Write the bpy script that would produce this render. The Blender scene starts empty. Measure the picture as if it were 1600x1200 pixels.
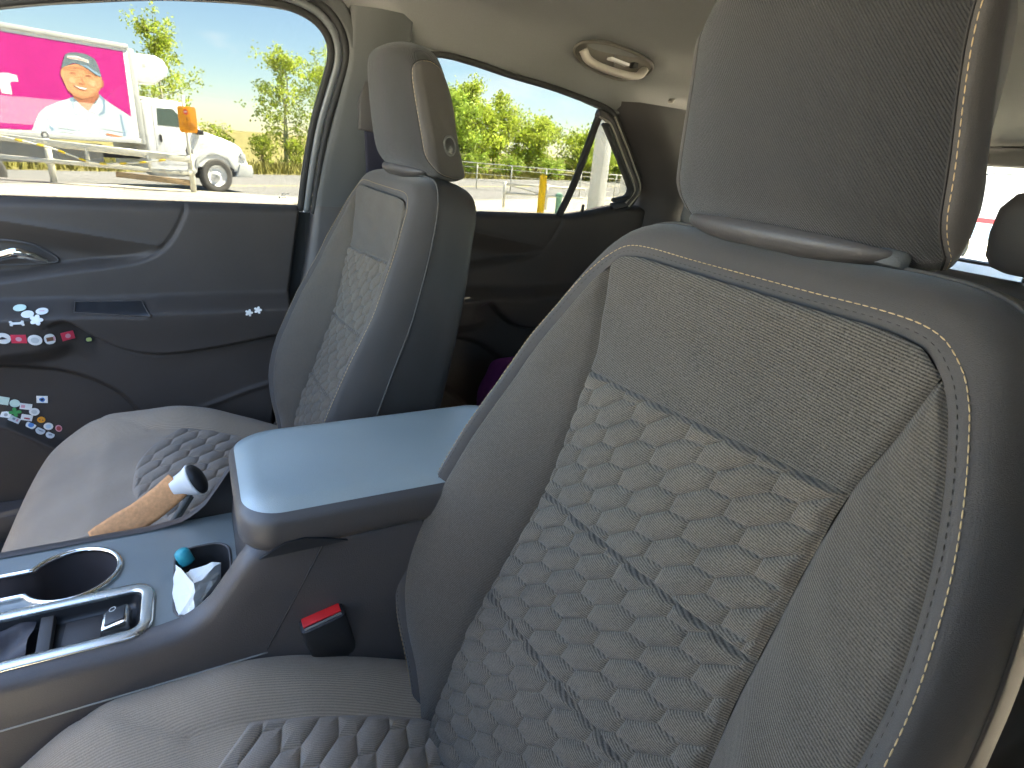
import bpy, bmesh, math, random
import numpy as np
from mathutils import Vector, Matrix
from mathutils.geometry import tessellate_polygon

scene = bpy.context.scene
COL = scene.collection
random.seed(4)
RNG = np.random.default_rng(7)

# ------------------------------------------------------------------ camera
cam_data = bpy.data.cameras.new('camera')
cam = bpy.data.objects.new('camera', cam_data)
COL.objects.link(cam)
scene.camera = cam
yaw, pitch, roll = [math.radians(v) for v in (61.26, 21.57, 4.91)]
fw = Vector((-math.sin(yaw) * math.cos(pitch), math.cos(yaw) * math.cos(pitch), -math.sin(pitch)))
r0 = Vector((math.cos(yaw), math.sin(yaw), 0))
u0 = r0.cross(fw)
rt = r0 * math.cos(roll) + u0 * math.sin(roll)
up = rt.cross(fw)
M = Matrix((rt, up, -fw)).transposed().to_4x4()
M.translation = Vector((0.69, -0.366, 1.185))
cam.matrix_world = M
cam_data.sensor_fit = 'HORIZONTAL'
cam_data.sensor_width = 36
cam_data.lens = 919.0 / 1600 * 36
cam_data.clip_start = 0.02
cam_data.clip_end = 900

# ------------------------------------------------------------------ light
SUN_EL, SUN_AZ = math.radians(56), math.radians(90)      # azimuth of the sun measured from +x towards +y
sun_dir = Vector((math.cos(SUN_EL) * math.cos(SUN_AZ), math.cos(SUN_EL) * math.sin(SUN_AZ), math.sin(SUN_EL)))
world = bpy.data.worlds.new('World')
scene.world = world
world.use_nodes = True
wt = world.node_tree
wt.nodes.clear()
sky = wt.nodes.new('ShaderNodeTexSky')
sky.sky_type = 'NISHITA'
sky.sun_disc = False
sky.sun_elevation = SUN_EL
sky.sun_rotation = math.pi / 2 - SUN_AZ
sky.air_density = 1.0
sky.dust_density = 0.0
sky.altitude = 0
sky.ozone_density = 5.0
bg = wt.nodes.new('ShaderNodeBackground')
bg.inputs[1].default_value = 0.056
wo = wt.nodes.new('ShaderNodeOutputWorld')
# thin fair-weather clouds, the same all round the sky
tc = wt.nodes.new('ShaderNodeTexCoord')
mp = wt.nodes.new('ShaderNodeMapping')
mp.inputs['Scale'].default_value = (1, 1, 3.2)
nz = wt.nodes.new('ShaderNodeTexNoise')
nz.inputs['Scale'].default_value = 3.4
nz.inputs['Detail'].default_value = 7
nz.inputs['Roughness'].default_value = 0.58
cr = wt.nodes.new('ShaderNodeValToRGB')
cr.color_ramp.elements[0].position = 0.53
cr.color_ramp.elements[1].position = 0.78
mx = wt.nodes.new('ShaderNodeMixRGB')
mx.inputs[2].default_value = (6.6, 6.9, 7.4, 1)
wt.links.new(tc.outputs['Generated'], mp.inputs[0])
wt.links.new(mp.outputs[0], nz.inputs['Vector'])
wt.links.new(nz.outputs[0], cr.inputs[0])
wt.links.new(cr.outputs[0], mx.inputs[0])
wt.links.new(sky.outputs[0], mx.inputs[1])
wt.links.new(mx.outputs[0], bg.inputs[0])
wt.links.new(bg.outputs[0], wo.inputs[0])
sd = bpy.data.lights.new('sun', 'SUN')
sd.energy = 5.0
sd.angle = math.radians(0.53)
sd.color = (1, 0.95, 0.86)
so = bpy.data.objects.new('sun', sd)
COL.objects.link(so)
so.rotation_euler = sun_dir.to_track_quat('Z', 'Y').to_euler()
scene.view_settings.view_transform = 'Standard'
scene.view_settings.look = 'None'
scene.view_settings.exposure = 4.75
scene.view_settings.use_white_balance = True
scene.view_settings.white_balance_temperature = 7350
scene.view_settings.gamma = 1
scene.cycles.use_denoising = True
scene.cycles.max_bounces = 7
scene.cycles.diffuse_bounces = 4
scene.cycles.glossy_bounces = 3
scene.cycles.adaptive_threshold = 0.03
scene.cycles.transparent_max_bounces = 16
scene.cycles.sample_clamp_indirect = 6
TINT = 0.34                                              # light the tinted window glass lets through, per face of the pane

# ------------------------------------------------------------------ materials
MATS = {}
def mat(name, col, rough=0.6, spec=0.4, metal=0.0, grain=0.0, gscale=300.0, bump=0.0, bscale=400.0,
        twill=None, sheen=0.0, vary=0.0, vscale=6.0, alpha=None, emit=None, coat=0.0, trans=0.0, dirt=None):
    if name in MATS:
        return MATS[name]
    m = bpy.data.materials.new(name)
    m.use_nodes = True
    nt = m.node_tree
    p = nt.nodes['Principled BSDF']
    p.inputs['Base Color'].default_value = (*col, 1)
    p.inputs['Roughness'].default_value = rough
    p.inputs['Specular IOR Level'].default_value = spec
    p.inputs['Metallic'].default_value = metal
    p.inputs['Sheen Weight'].default_value = sheen
    p.inputs['Sheen Roughness'].default_value = 0.5
    p.inputs['Coat Weight'].default_value = coat
    p.inputs['Coat Roughness'].default_value = 0.34
    p.inputs['Coat IOR'].default_value = 1.7
    if trans:
        p.inputs['Transmission Weight'].default_value = trans
    tcn = nt.nodes.new('ShaderNodeTexCoord')
    cur = None
    def rgb(c):
        n = nt.nodes.new('ShaderNodeRGB'); n.outputs[0].default_value = (*c, 1); return n.outputs[0]
    cur = rgb(col)
    heights = []
    if twill:
        per, ang, amp = twill
        mpn = nt.nodes.new('ShaderNodeMapping')
        mpn.inputs['Rotation'].default_value = (0, math.radians(ang), 0)
        nt.links.new(tcn.outputs['Object'], mpn.inputs[0])
        dn = nt.nodes.new('ShaderNodeTexNoise')
        dn.inputs['Scale'].default_value = 160
        nt.links.new(tcn.outputs['Object'], dn.inputs['Vector'])
        wv = nt.nodes.new('ShaderNodeTexWave')
        wv.wave_type = 'BANDS'; wv.bands_direction = 'X'
        wv.inputs['Scale'].default_value = 2 * math.pi / per / 20.0
        wv.inputs['Distortion'].default_value = 0.9
        wv.inputs['Detail'].default_value = 2
        wv.inputs['Detail Scale'].default_value = 25
        nt.links.new(mpn.outputs[0], wv.inputs['Vector'])
        n2 = nt.nodes.new('ShaderNodeTexNoise')
        n2.inputs['Scale'].default_value = 900
        n2.inputs['Detail'].default_value = 1
        nt.links.new(tcn.outputs['Object'], n2.inputs['Vector'])
        ad = nt.nodes.new('ShaderNodeMath'); ad.operation = 'MULTIPLY_ADD'
        ad.inputs[1].default_value = 1.5
        nt.links.new(n2.outputs[0], ad.inputs[0]); nt.links.new(wv.outputs['Fac'], ad.inputs[2])
        mr = nt.nodes.new('ShaderNodeMapRange')
        mr.inputs['From Min'].default_value = 0.45; mr.inputs['From Max'].default_value = 2.05
        mr.inputs['To Min'].default_value = 1 - amp; mr.inputs['To Max'].default_value = 1 + amp
        nt.links.new(ad.outputs[0], mr.inputs[0])
        ml = nt.nodes.new('ShaderNodeVectorMath'); ml.operation = 'SCALE'
        nt.links.new(cur, ml.inputs[0]); nt.links.new(mr.outputs[0], ml.inputs['Scale'])
        cur = ml.outputs[0]
        heights.append((ad.outputs[0], 0.0004))
    if grain:
        g = nt.nodes.new('ShaderNodeTexNoise')
        g.inputs['Scale'].default_value = gscale; g.inputs['Detail'].default_value = 3
        nt.links.new(tcn.outputs['Object'], g.inputs['Vector'])
        mr = nt.nodes.new('ShaderNodeMapRange')
        mr.inputs['From Min'].default_value = 0.25; mr.inputs['From Max'].default_value = 0.75
        mr.inputs['To Min'].default_value = 1 - grain; mr.inputs['To Max'].default_value = 1 + grain
        nt.links.new(g.outputs[0], mr.inputs[0])
        ml = nt.nodes.new('ShaderNodeVectorMath'); ml.operation = 'SCALE'
        nt.links.new(cur, ml.inputs[0]); nt.links.new(mr.outputs[0], ml.inputs['Scale'])
        cur = ml.outputs[0]
    if vary:
        g = nt.nodes.new('ShaderNodeTexNoise')
        g.inputs['Scale'].default_value = vscale; g.inputs['Detail'].default_value = 5
        nt.links.new(tcn.outputs['Object'], g.inputs['Vector'])
        mr = nt.nodes.new('ShaderNodeMapRange')
        mr.inputs['From Min'].default_value = 0.3; mr.inputs['From Max'].default_value = 0.7
        mr.inputs['To Min'].default_value = 1 - vary; mr.inputs['To Max'].default_value = 1 + vary
        nt.links.new(g.outputs[0], mr.inputs[0])
        ml = nt.nodes.new('ShaderNodeVectorMath'); ml.operation = 'SCALE'
        nt.links.new(cur, ml.inputs[0]); nt.links.new(mr.outputs[0], ml.inputs['Scale'])
        cur = ml.outputs[0]
        mr2 = nt.nodes.new('ShaderNodeMapRange')
        mr2.inputs['To Min'].default_value = max(0.02, rough - 0.07); mr2.inputs['To Max'].default_value = min(1, rough + 0.07)
        nt.links.new(g.outputs[0], mr2.inputs[0])
        nt.links.new(mr2.outputs[0], p.inputs['Roughness'])
    if dirt:
        g = nt.nodes.new('ShaderNodeTexNoise')
        g.inputs['Scale'].default_value = 38; g.inputs['Detail'].default_value = 6; g.inputs['Roughness'].default_value = 0.7
        nt.links.new(tcn.outputs['Object'], g.inputs['Vector'])
        rp = nt.nodes.new('ShaderNodeValToRGB')
        rp.color_ramp.elements[0].position = 0.62; rp.color_ramp.elements[1].position = 0.78
        rp.color_ramp.elements[1].color = (dirt[3],) * 3 + (1,)
        nt.links.new(g.outputs[0], rp.inputs[0])
        mxn = nt.nodes.new('ShaderNodeMixRGB'); mxn.inputs[2].default_value = (*dirt[:3], 1)
        nt.links.new(rp.outputs[0], mxn.inputs[0]); nt.links.new(cur, mxn.inputs[1])
        cur = mxn.outputs[0]
    nt.links.new(cur, p.inputs['Base Color'])
    if bump:
        b = nt.nodes.new('ShaderNodeTexNoise')
        b.inputs['Scale'].default_value = bscale; b.inputs['Detail'].default_value = 2
        nt.links.new(tcn.outputs['Object'], b.inputs['Vector'])
        heights.append((b.outputs[0], bump))
    prev = None
    for h, d in heights:
        bn = nt.nodes.new('ShaderNodeBump')
        bn.inputs['Distance'].default_value = d
        bn.inputs['Strength'].default_value = 0.8
        nt.links.new(h, bn.inputs['Height'])
        if prev: nt.links.new(prev, bn.inputs['Normal'])
        prev = bn.outputs[0]
    if prev: nt.links.new(prev, p.inputs['Normal'])
    if emit:
        p.inputs['Emission Color'].default_value = (*emit[:3], 1); p.inputs['Emission Strength'].default_value = emit[3]
    MATS[name] = m
    return m

def glass_mat(name, tint):
    if name in MATS: return MATS[name]
    m = bpy.data.materials.new(name); m.use_nodes = True
    nt = m.node_tree; nt.nodes.clear()
    out = nt.nodes.new('ShaderNodeOutputMaterial')
    tr = nt.nodes.new('ShaderNodeBsdfTransparent'); tr.inputs[0].default_value = (tint * 0.97, tint, tint * 0.985, 1)
    gl = nt.nodes.new('ShaderNodeBsdfGlossy'); gl.inputs['Roughness'].default_value = 0.02
    fr = nt.nodes.new('ShaderNodeFresnel'); fr.inputs[0].default_value = 1.45
    mxn = nt.nodes.new('ShaderNodeMixShader')
    nt.links.new(fr.outputs[0], mxn.inputs[0]); nt.links.new(tr.outputs[0], mxn.inputs[1]); nt.links.new(gl.outputs[0], mxn.inputs[2])
    nt.links.new(mxn.outputs[0], out.inputs[0])
    MATS[name] = m
    return m

FAB = mat('seat_twill', (0.090, 0.078, 0.063), 0.92, 0.2, twill=(0.0019, 84, 0.85), sheen=0.12, vary=0.10, vscale=9)
FABQ = mat('seat_quilt_twill', (0.122, 0.102, 0.078), 0.92, 0.2, twill=(0.0019, 84, 0.75), sheen=0.12, vary=0.10, vscale=9)
FABB = mat('bolster_twill', (0.094, 0.079, 0.062), 0.9, 0.2, twill=(0.0018, 78, 0.6), sheen=0.14, vary=0.08, vscale=9)
FABC = mat('cushion_quilt_twill_lit', (0.32, 0.265, 0.21), 0.92, 0.2, twill=(0.0019, 10, 0.30), sheen=0.2, vary=0.10, vscale=9)  # lighter copy of the back's quilt fabric, its brighter lighting put into the colour
SEWN = mat('sewn_thread', (0.050, 0.044, 0.038), 0.9, 0.1)
COV = mat('seat_cover_knit', (0.066, 0.057, 0.050), 0.72, 0.35, grain=0.10, gscale=1300, bump=0.0003, bscale=1400, sheen=0.15, vary=0.07, vscale=7)
SIDE = mat('seat_side_vinyl', (0.049, 0.043, 0.038), 0.55, 0.4, grain=0.06, gscale=900, bump=0.0003, bscale=900, vary=0.06, vscale=7)
CUSH = mat('cushion_knit_lit', (0.36, 0.285, 0.21), 0.85, 0.3, twill=(0.0021, 10, 0.26), sheen=0.2, vary=0.10, vscale=9)  # paler and warmer than the back: light on the cushion painted in
HRF = mat('headrest_knit', (0.030, 0.028, 0.0265), 0.78, 0.3, twill=(0.0016, 40, 0.30), sheen=0.2, vary=0.06, vscale=9)
GOLD = mat('gold_thread', (0.46, 0.32, 0.16), 0.6, 0.3)
GREYT = mat('grey_thread', (0.10, 0.095, 0.085), 0.7, 0.3)
DARKT = mat('dark_groove', (0.050, 0.046, 0.043), 0.9, 0.1)
PLAS = mat('door_plastic', (0.056, 0.046, 0.039), 0.58, 0.35, grain=0.06, gscale=700, bump=0.00035, bscale=650, vary=0.08, vscale=8)
PLASD = mat('dark_plastic', (0.060, 0.054, 0.052), 0.48, 0.45, grain=0.05, gscale=700, bump=0.0003, bscale=650, vary=0.08, vscale=8)
PILL = mat('pillar_trim', (0.070, 0.073, 0.073), 0.55, 0.4, grain=0.03, gscale=500, bump=0.0003, bscale=700)
HEAD = mat('headliner_cloth', (0.210, 0.210, 0.206), 0.95, 0.1, grain=0.05, gscale=500, bump=0.0004, bscale=500, vary=0.03, vscale=5)
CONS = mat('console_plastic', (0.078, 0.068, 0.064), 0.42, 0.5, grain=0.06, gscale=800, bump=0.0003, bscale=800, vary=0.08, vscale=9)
LIDM = mat('armrest_sky_sheen', (0.32, 0.385, 0.385), 0.36, 1.0, grain=0.05, gscale=800, bump=0.0004, bscale=900, vary=0.06, vscale=9, coat=1.0)  # pale blue is the sky's reflection put into the base colour
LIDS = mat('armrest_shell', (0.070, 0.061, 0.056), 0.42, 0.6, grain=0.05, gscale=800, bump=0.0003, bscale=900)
DECK = mat('console_deck', (0.155, 0.180, 0.178), 0.40, 1.0, vary=0.10, vscale=12, grain=0.05, gscale=500, coat=0.8)  # blue-grey paled to stand in for reflected sky
BLACK = mat('black_plastic', (0.022, 0.022, 0.023), 0.4, 0.5, vary=0.1, vscale=15)
RUBB = mat('black_rubber', (0.030, 0.030, 0.030), 0.65, 0.3)
CHROME = mat('chrome', (0.85, 0.84, 0.80), 0.10, 0.5, metal=1.0)
SILV = mat('satin_silver', (0.72, 0.71, 0.66), 0.26, 0.5, metal=1.0, vary=0.05, vscale=20)
CARPET = mat('carpet', (0.035, 0.034, 0.034), 0.97, 0.1, grain=0.3, gscale=800, bump=0.002, bscale=600)
GLASS = glass_mat('tinted_glass', TINT)

# ------------------------------------------------------------------ helpers
def link(o, parent=None):
    COL.objects.link(o)
    if parent is not None: o.parent = parent
    return o

def tag(o, label=None, cat=None, group=None, kind=None):
    if label: o['label'] = label
    if cat: o['category'] = cat
    if group: o['group'] = group
    if kind: o['kind'] = kind
    return o

def empty(name, loc=(0, 0, 0), rot=(0, 0, 0), parent=None):
    o = bpy.data.objects.new(name, None)
    o.location = loc; o.rotation_euler = rot
    o.empty_display_size = 0.1
    return link(o, parent)

def mesh(name, V, F, m, parent=None, smooth=True, loc=None, rot=None):
    me = bpy.data.meshes.new(name)
    me.from_pydata([tuple(map(float, v)) for v in V], [], [tuple(map(int, f)) for f in F])
    me.update()
    if smooth:
        me.polygons.foreach_set('use_smooth', [True] * len(me.polygons))
    me.materials.append(m)
    o = bpy.data.objects.new(name, me)
    if loc is not None: o.location = loc
    if rot is not None: o.rotation_euler = rot
    return link(o, parent)

def fix_normals(o):
    bm = bmesh.new(); bm.from_mesh(o.data)
    bmesh.ops.recalc_face_normals(bm, faces=bm.faces)
    bm.to_mesh(o.data); bm.free()
    return o

def grid_faces(ni, nj, ci=False, cj=False):
    I = np.arange(ni if ci else ni - 1); J = np.arange(nj if cj else nj - 1)
    i, j = np.meshgrid(I, J, indexing='ij')
    i2 = (i + 1) % ni; j2 = (j + 1) % nj
    return np.stack([i * nj + j, i2 * nj + j, i2 * nj + j2, i * nj + j2], -1).reshape(-1, 4)

def quads(name, V, F, m, parent=None, smooth=True):
    V = np.asarray(V, np.float32).reshape(-1, 3); F = np.asarray(F, np.int32).reshape(-1, 4)
    me = bpy.data.meshes.new(name)
    me.vertices.add(len(V)); me.vertices.foreach_set('co', V.ravel())
    me.loops.add(F.size); me.loops.foreach_set('vertex_index', F.ravel())
    me.polygons.add(len(F)); me.polygons.foreach_set('loop_start', np.arange(0, F.size, 4, dtype=np.int32))
    me.polygons.foreach_set('use_smooth', np.full(len(F), smooth, dtype=bool))
    me.update(calc_edges=True); me.validate()
    me.materials.append(m)
    return link(bpy.data.objects.new(name, me), parent)

def grid(name, P, m, parent=None, ci=False, cj=False, flip=False, smooth=True):
    P = np.asarray(P, float); ni, nj = P.shape[:2]
    F = grid_faces(ni, nj, ci, cj)
    if flip: F = F[:, ::-1]
    return quads(name, P, F, m, parent, smooth)

def spl(xs, ys):
    xs = np.asarray(xs, float); ys = np.asarray(ys, float)
    if xs[0] > xs[-1]: xs, ys = xs[::-1], ys[::-1]
    d = np.diff(ys) / np.diff(xs); mtan = np.zeros_like(ys)
    mtan[0], mtan[-1] = d[0], d[-1]
    for k in range(1, len(ys) - 1):
        mtan[k] = 0 if d[k - 1] * d[k] <= 0 else 2 * d[k - 1] * d[k] / (d[k - 1] + d[k])
    def f(x):
        x = np.clip(np.asarray(x, float), xs[0], xs[-1])
        k = np.clip(np.searchsorted(xs, x) - 1, 0, len(xs) - 2)
        h = xs[k + 1] - xs[k]; t = (x - xs[k]) / h
        return ((2 * t**3 - 3 * t**2 + 1) * ys[k] + (t**3 - 2 * t**2 + t) * h * mtan[k]
                + (-2 * t**3 + 3 * t**2) * ys[k + 1] + (t**3 - t**2) * h * mtan[k + 1])
    return f

def curve(pts, n=100, closed=False):
    "Catmull-Rom through pts resampled evenly to n points"
    P = np.asarray(pts, float)
    if closed: Q = np.vstack([P[-1], P, P[0], P[1]])
    else: Q = np.vstack([2 * P[0] - P[1], P, 2 * P[-1] - P[-2]])
    out = []
    t = np.linspace(0, 1, 24, endpoint=False)[:, None]
    for k in range(1, len(Q) - 2):
        a, b, c, d = Q[k - 1], Q[k], Q[k + 1], Q[k + 2]
        out.append(0.5 * (2 * b + (c - a) * t + (2 * a - 5 * b + 4 * c - d) * t**2 + (3 * b - a - 3 * c + d) * t**3))
    out = np.vstack(out + [P[:1] if closed else P[-1:]])
    s = np.r_[0, np.cumsum(np.linalg.norm(np.diff(out, axis=0), axis=1))]
    q = np.linspace(0, s[-1], n + 1)[:-1] if closed else np.linspace(0, s[-1], n)
    return np.stack([np.interp(q, s, out[:, c]) for c in range(P.shape[1])], -1)

def poly(pts, n, closed=False):
    "straight-line resampling of a polyline"
    P = np.asarray(pts, float)
    if closed: P = np.vstack([P, P[:1]])
    s = np.r_[0, np.cumsum(np.linalg.norm(np.diff(P, axis=0), axis=1))]
    q = np.linspace(0, s[-1], n + 1)[:-1] if closed else np.linspace(0, s[-1], n)
    return np.stack([np.interp(q, s, P[:, c]) for c in range(P.shape[1])], -1)

def frames(P, closed=False):
    T = np.gradient(P, axis=0) if not closed else np.roll(P, -1, 0) - np.roll(P, 1, 0)
    T /= np.linalg.norm(T, axis=1)[:, None] + 1e-12
    a = np.array([0, 0, 1.0])
    if abs(T[0] @ a) > 0.9: a = np.array([1.0, 0, 0])
    N = np.zeros_like(P); prev = a
    for k in range(len(P)):
        v = prev - (prev @ T[k]) * T[k]; v /= np.linalg.norm(v) + 1e-12
        N[k] = v; prev = v
    return T, N, np.cross(T, N)

def tube(name, pts, r, m, parent=None, seg=10, closed=False, caps=True):
    P = np.asarray(pts, float)
    T, N, B = frames(P, closed)
    r = np.broadcast_to(np.asarray(r, float), (len(P),))
    a = np.linspace(0, 2 * np.pi, seg, endpoint=False)
    R = P[:, None] + r[:, None, None] * (np.cos(a)[None, :, None] * N[:, None] + np.sin(a)[None, :, None] * B[:, None])
    V = R.reshape(-1, 3); F = [tuple(f) for f in grid_faces(len(P), seg, closed, True)]
    if caps and not closed:
        F += [tuple(range(seg)), tuple(range((len(P) - 1) * seg, len(P) * seg))[::-1]]
    return fix_normals(mesh(name, V, F, m, parent))

def strip_tube(name, pts, w, h, m, parent=None, up=(0, 0, 1), closed=False, seg=12, power=4):
    "bar with a rounded flat section (w sideways, h along up)"
    P = np.asarray(pts, float)
    T = np.gradient(P, axis=0) if not closed else np.roll(P, -1, 0) - np.roll(P, 1, 0)
    T /= np.linalg.norm(T, axis=1)[:, None] + 1e-12
    U = np.broadcast_to(np.asarray(up, float), P.shape)
    S = np.cross(T, U); S /= np.linalg.norm(S, axis=1)[:, None] + 1e-12
    U = np.cross(S, T)
    a = np.linspace(0, 2 * np.pi, seg, endpoint=False)
    ca = np.sign(np.cos(a)) * np.abs(np.cos(a)) ** (2 / power); sa = np.sign(np.sin(a)) * np.abs(np.sin(a)) ** (2 / power)
    R = P[:, None] + (w / 2) * ca[None, :, None] * S[:, None] + (h / 2) * sa[None, :, None] * U[:, None]
    V = R.reshape(-1, 3); F = [tuple(f) for f in grid_faces(len(P), seg, closed, True)]
    if not closed:
        F += [tuple(range(seg)), tuple(range((len(P) - 1) * seg, len(P) * seg))[::-1]]
    return fix_normals(mesh(name, V, F, m, parent))

def box(name, c, s, m, parent=None, bevel=0.0, seg=2, rot=None, smooth=True):
    bm = bmesh.new()
    bmesh.ops.create_cube(bm, size=1)
    for v in bm.verts: v.co = Vector((v.co.x * s[0], v.co.y * s[1], v.co.z * s[2]))
    if bevel > 0:
        bmesh.ops.bevel(bm, geom=list(bm.edges), offset=bevel, segments=seg, profile=0.5, affect='EDGES')
    return bm_obj(name, bm, m, parent, loc=c, rot=rot, smooth=smooth and bevel > 0)

def bm_obj(name, bm, m, parent=None, loc=None, rot=None, smooth=True):
    me = bpy.data.meshes.new(name)
    bmesh.ops.recalc_face_normals(bm, faces=bm.faces)
    bm.to_mesh(me); bm.free()
    me.polygons.foreach_set('use_smooth', [smooth] * len(me.polygons))
    me.materials.append(m)
    if smooth:
        try: me.set_sharp_from_angle(angle=math.radians(42))
        except Exception: pass
    o = bpy.data.objects.new(name, me)
    if loc is not None: o.location = loc
    if rot is not None: o.rotation_euler = rot
    return link(o, parent)

def prism(name, outline, depth, m, parent=None, axes='xy', bevel=0.0, seg=2, loc=None, rot=None, base=0.0):
    "extrude an outline lying in the plane `axes` along the third axis from base to base+depth"
    bm = bmesh.new()
    def mk(a, b, c):
        if axes == 'xy': return (a, b, c)
        if axes == 'yz': return (c, a, b)
        return (a, c, b)
    lo = [bm.verts.new(mk(p[0], p[1], base)) for p in outline]
    hi = [bm.verts.new(mk(p[0], p[1], base + depth)) for p in outline]
    n = len(outline)
    bm.faces.new(lo[::-1]); top = bm.faces.new(hi)
    for k in range(n): bm.faces.new((lo[k], lo[(k + 1) % n], hi[(k + 1) % n], hi[k]))
    if bevel > 0:
        bmesh.ops.recalc_face_normals(bm, faces=bm.faces)
        es = [e for e in bm.edges if (e.verts[0] in hi and e.verts[1] in hi) or (e.verts[0] in lo and e.verts[1] in lo)]
        bmesh.ops.bevel(bm, geom=es, offset=bevel, segments=seg, profile=0.5, affect='EDGES')
    return bm_obj(name, bm, m, parent, loc, rot)

def disc_pts(n, rx, ry, cx=0, cy=0, power=2.0):
    a = np.linspace(0, 2 * np.pi, n, endpoint=False)
    f = lambda t: np.sign(t) * np.abs(t) ** (2 / power)
    return [(cx + rx * f(math.cos(t)), cy + ry * f(math.sin(t))) for t in a]

def cyl(name, a, b, r, m, parent=None, seg=16, r2=None):
    return tube(name, [a, b], [r, r if r2 is None else r2], m, parent, seg)

def ss(a, b, x):
    t = np.clip((np.asarray(x, float) - a) / (b - a), 0, 1)
    return t * t * (3 - 2 * t)

def stitches(name, P, m, parent, dash=0.0042, gap=0.0018, r=0.00065, jit=0.15):
    "a row of short thread stitches lying along the curve P, joined as one part"
    P = np.asarray(P, float)
    s = np.r_[0, np.cumsum(np.linalg.norm(np.diff(P, axis=0), axis=1))]
    V, F = [], []
    q = 0.0; a = np.linspace(0, 2 * np.pi, 5, endpoint=False)
    at = lambda x: np.array([np.interp(x, s, P[:, c]) for c in range(3)])
    while q + dash < s[-1]:
        d = dash * (1 + jit * (random.random() - 0.5))
        p0, p1 = at(q), at(q + d); t = (p1 - p0) / (np.linalg.norm(p1 - p0) + 1e-12)
        n = np.cross(t, [0.3, 0.9, 0.2]); n /= np.linalg.norm(n) + 1e-12; b = np.cross(t, n)
        base = len(V)
        for f, rr in ((0, .45), (.25, 1), (.75, 1), (1, .45)):
            c = p0 + (p1 - p0) * f
            for k in a: V.append(c + r * rr * (math.cos(k) * n + math.sin(k) * b))
        for i in range(3):
            for j in range(5):
                F.append((base + i * 5 + j, base + i * 5 + (j + 1) % 5, base + (i + 1) * 5 + (j + 1) % 5, base + (i + 1) * 5 + j))
        q += d + gap
    return quads(name, V, F, m, parent)

def copy_tree(o, parent=None):
    c = o.copy(); COL.objects.link(c); c.parent = parent
    for ch in list(o.children): copy_tree(ch, c)
    return c
# ------------------------------------------------------------------ seats
# seat-back coordinates: x across, y = -n (n points out of the seat face), z up along the reclined back
ST_R = np.array([(0, .622, 0), (.06, .622, 0), (.11, .6225, .001), (.140, .6195, .002), (.157, .608, .004), (.168, .594, .006),
                 (.177, .578, .009), (.191, .547, .014), (.207, .503, .023), (.219, .453, .032), (.225, .41, .044), (.229, .37, .055),
                 (.233, .30, .070), (.236, .25, .078), (.233, .19, .079), (.218, .14, .070), (.196, .098, .055), (.178, .062, .044), (.168, .030, .036)])
CR = np.array([(.158, .607, .004), (.150, .567, .0), (.140, .522, -.002), (.136, .443, -.002), (.136, .37, .0), (.143, .29, .008),
               (.148, .225, .018), (.150, .16, .026), (.150, .088, .030), (.150, .030, .031)])
cu = spl(CR[:, 1], CR[:, 0]); cn = spl(CR[:, 1], CR[:, 2])
st_side = curve(ST_R[4:], 200)
su = spl(st_side[::-1, 1], st_side[::-1, 0]); sn = spl(st_side[::-1, 1], st_side[::-1, 2])
top_w = spl([0, .06, .11, .14, .158], [.622, .622, .6225, .6195, .607])
seam1 = lambda u: .512 + .070 * u
seam2 = lambda u: .3755 + .085 * u
seam3 = lambda u: .243 + .085 * u

HA, HB, H0 = np.array([.0446, .0234]), np.array([.0197, -.0115]), np.array([.074, .493])
HINV = np.linalg.inv(np.stack([HA, HB], 1))
def hexpuff(u, w, o=(0, 0)):
    ij = np.stack([u - H0[0] - o[0], w - H0[1] - o[1]], -1) @ HINV.T
    px = ij[..., 0] + 0.5 * ij[..., 1]; py = -0.8660254 * ij[..., 1]
    best = np.full(px.shape, 9.0); ex = np.zeros_like(px); ey = np.zeros_like(px)
    j0 = np.round(ij[..., 1])
    for dj in (-1, 0, 1):
        j = j0 + dj; i = np.round(px - 0.5 * j)
        cx = i + 0.5 * j; cy = -0.8660254 * j
        d = (px - cx) ** 2 + (py - cy) ** 2
        k = d < best
        best = np.where(k, d, best); ex = np.where(k, px - cx, ex); ey = np.where(k, py - cy, ey)
    m = np.maximum(np.abs(ex), np.maximum(np.abs(.5 * ex + .8660254 * ey), np.abs(.5 * ex - .8660254 * ey)))
    e = np.clip(0.5 - m, 0, .5) * 2
    return .62 * (1 - (1 - e) ** 2.3) + .38 * (1 - np.exp(-e / .07))

def panel_pts(lo, hi, ns, nv, quilt, off=(0, 0)):
    s = np.linspace(-1, 1, ns)[None, :]; v = np.linspace(0, 1, nv)[:, None]
    s = np.broadcast_to(s, (nv, ns)); v = np.broadcast_to(v, (nv, ns))
    u = s * .14
    for _ in range(4):
        w = lo(u) + (hi(u) - lo(u)) * v
        u = s * cu(w)
    n = cn(w) + .005 * (1 - s ** 2)
    dv = np.minimum(w - lo(u), hi(u) - w); ds = cu(w) - np.abs(u)
    n = n - .0024 * np.exp(-(dv / .0013) ** 2) - .004 * np.exp(-(ds / .003) ** 2)
    if quilt:
        f = ss(0, .010, ds)
        n = n + .0058 * hexpuff(u, w, off) * (0.2 + .8 * f) * ss(0, .0045, dv)
    wr = .0009 * np.sin(u * 61 + w * 37) * np.sin(w * 83 - u * 19) * ss(0, .02, dv)
    return np.stack([u, -(n + wr), w], -1)

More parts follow.
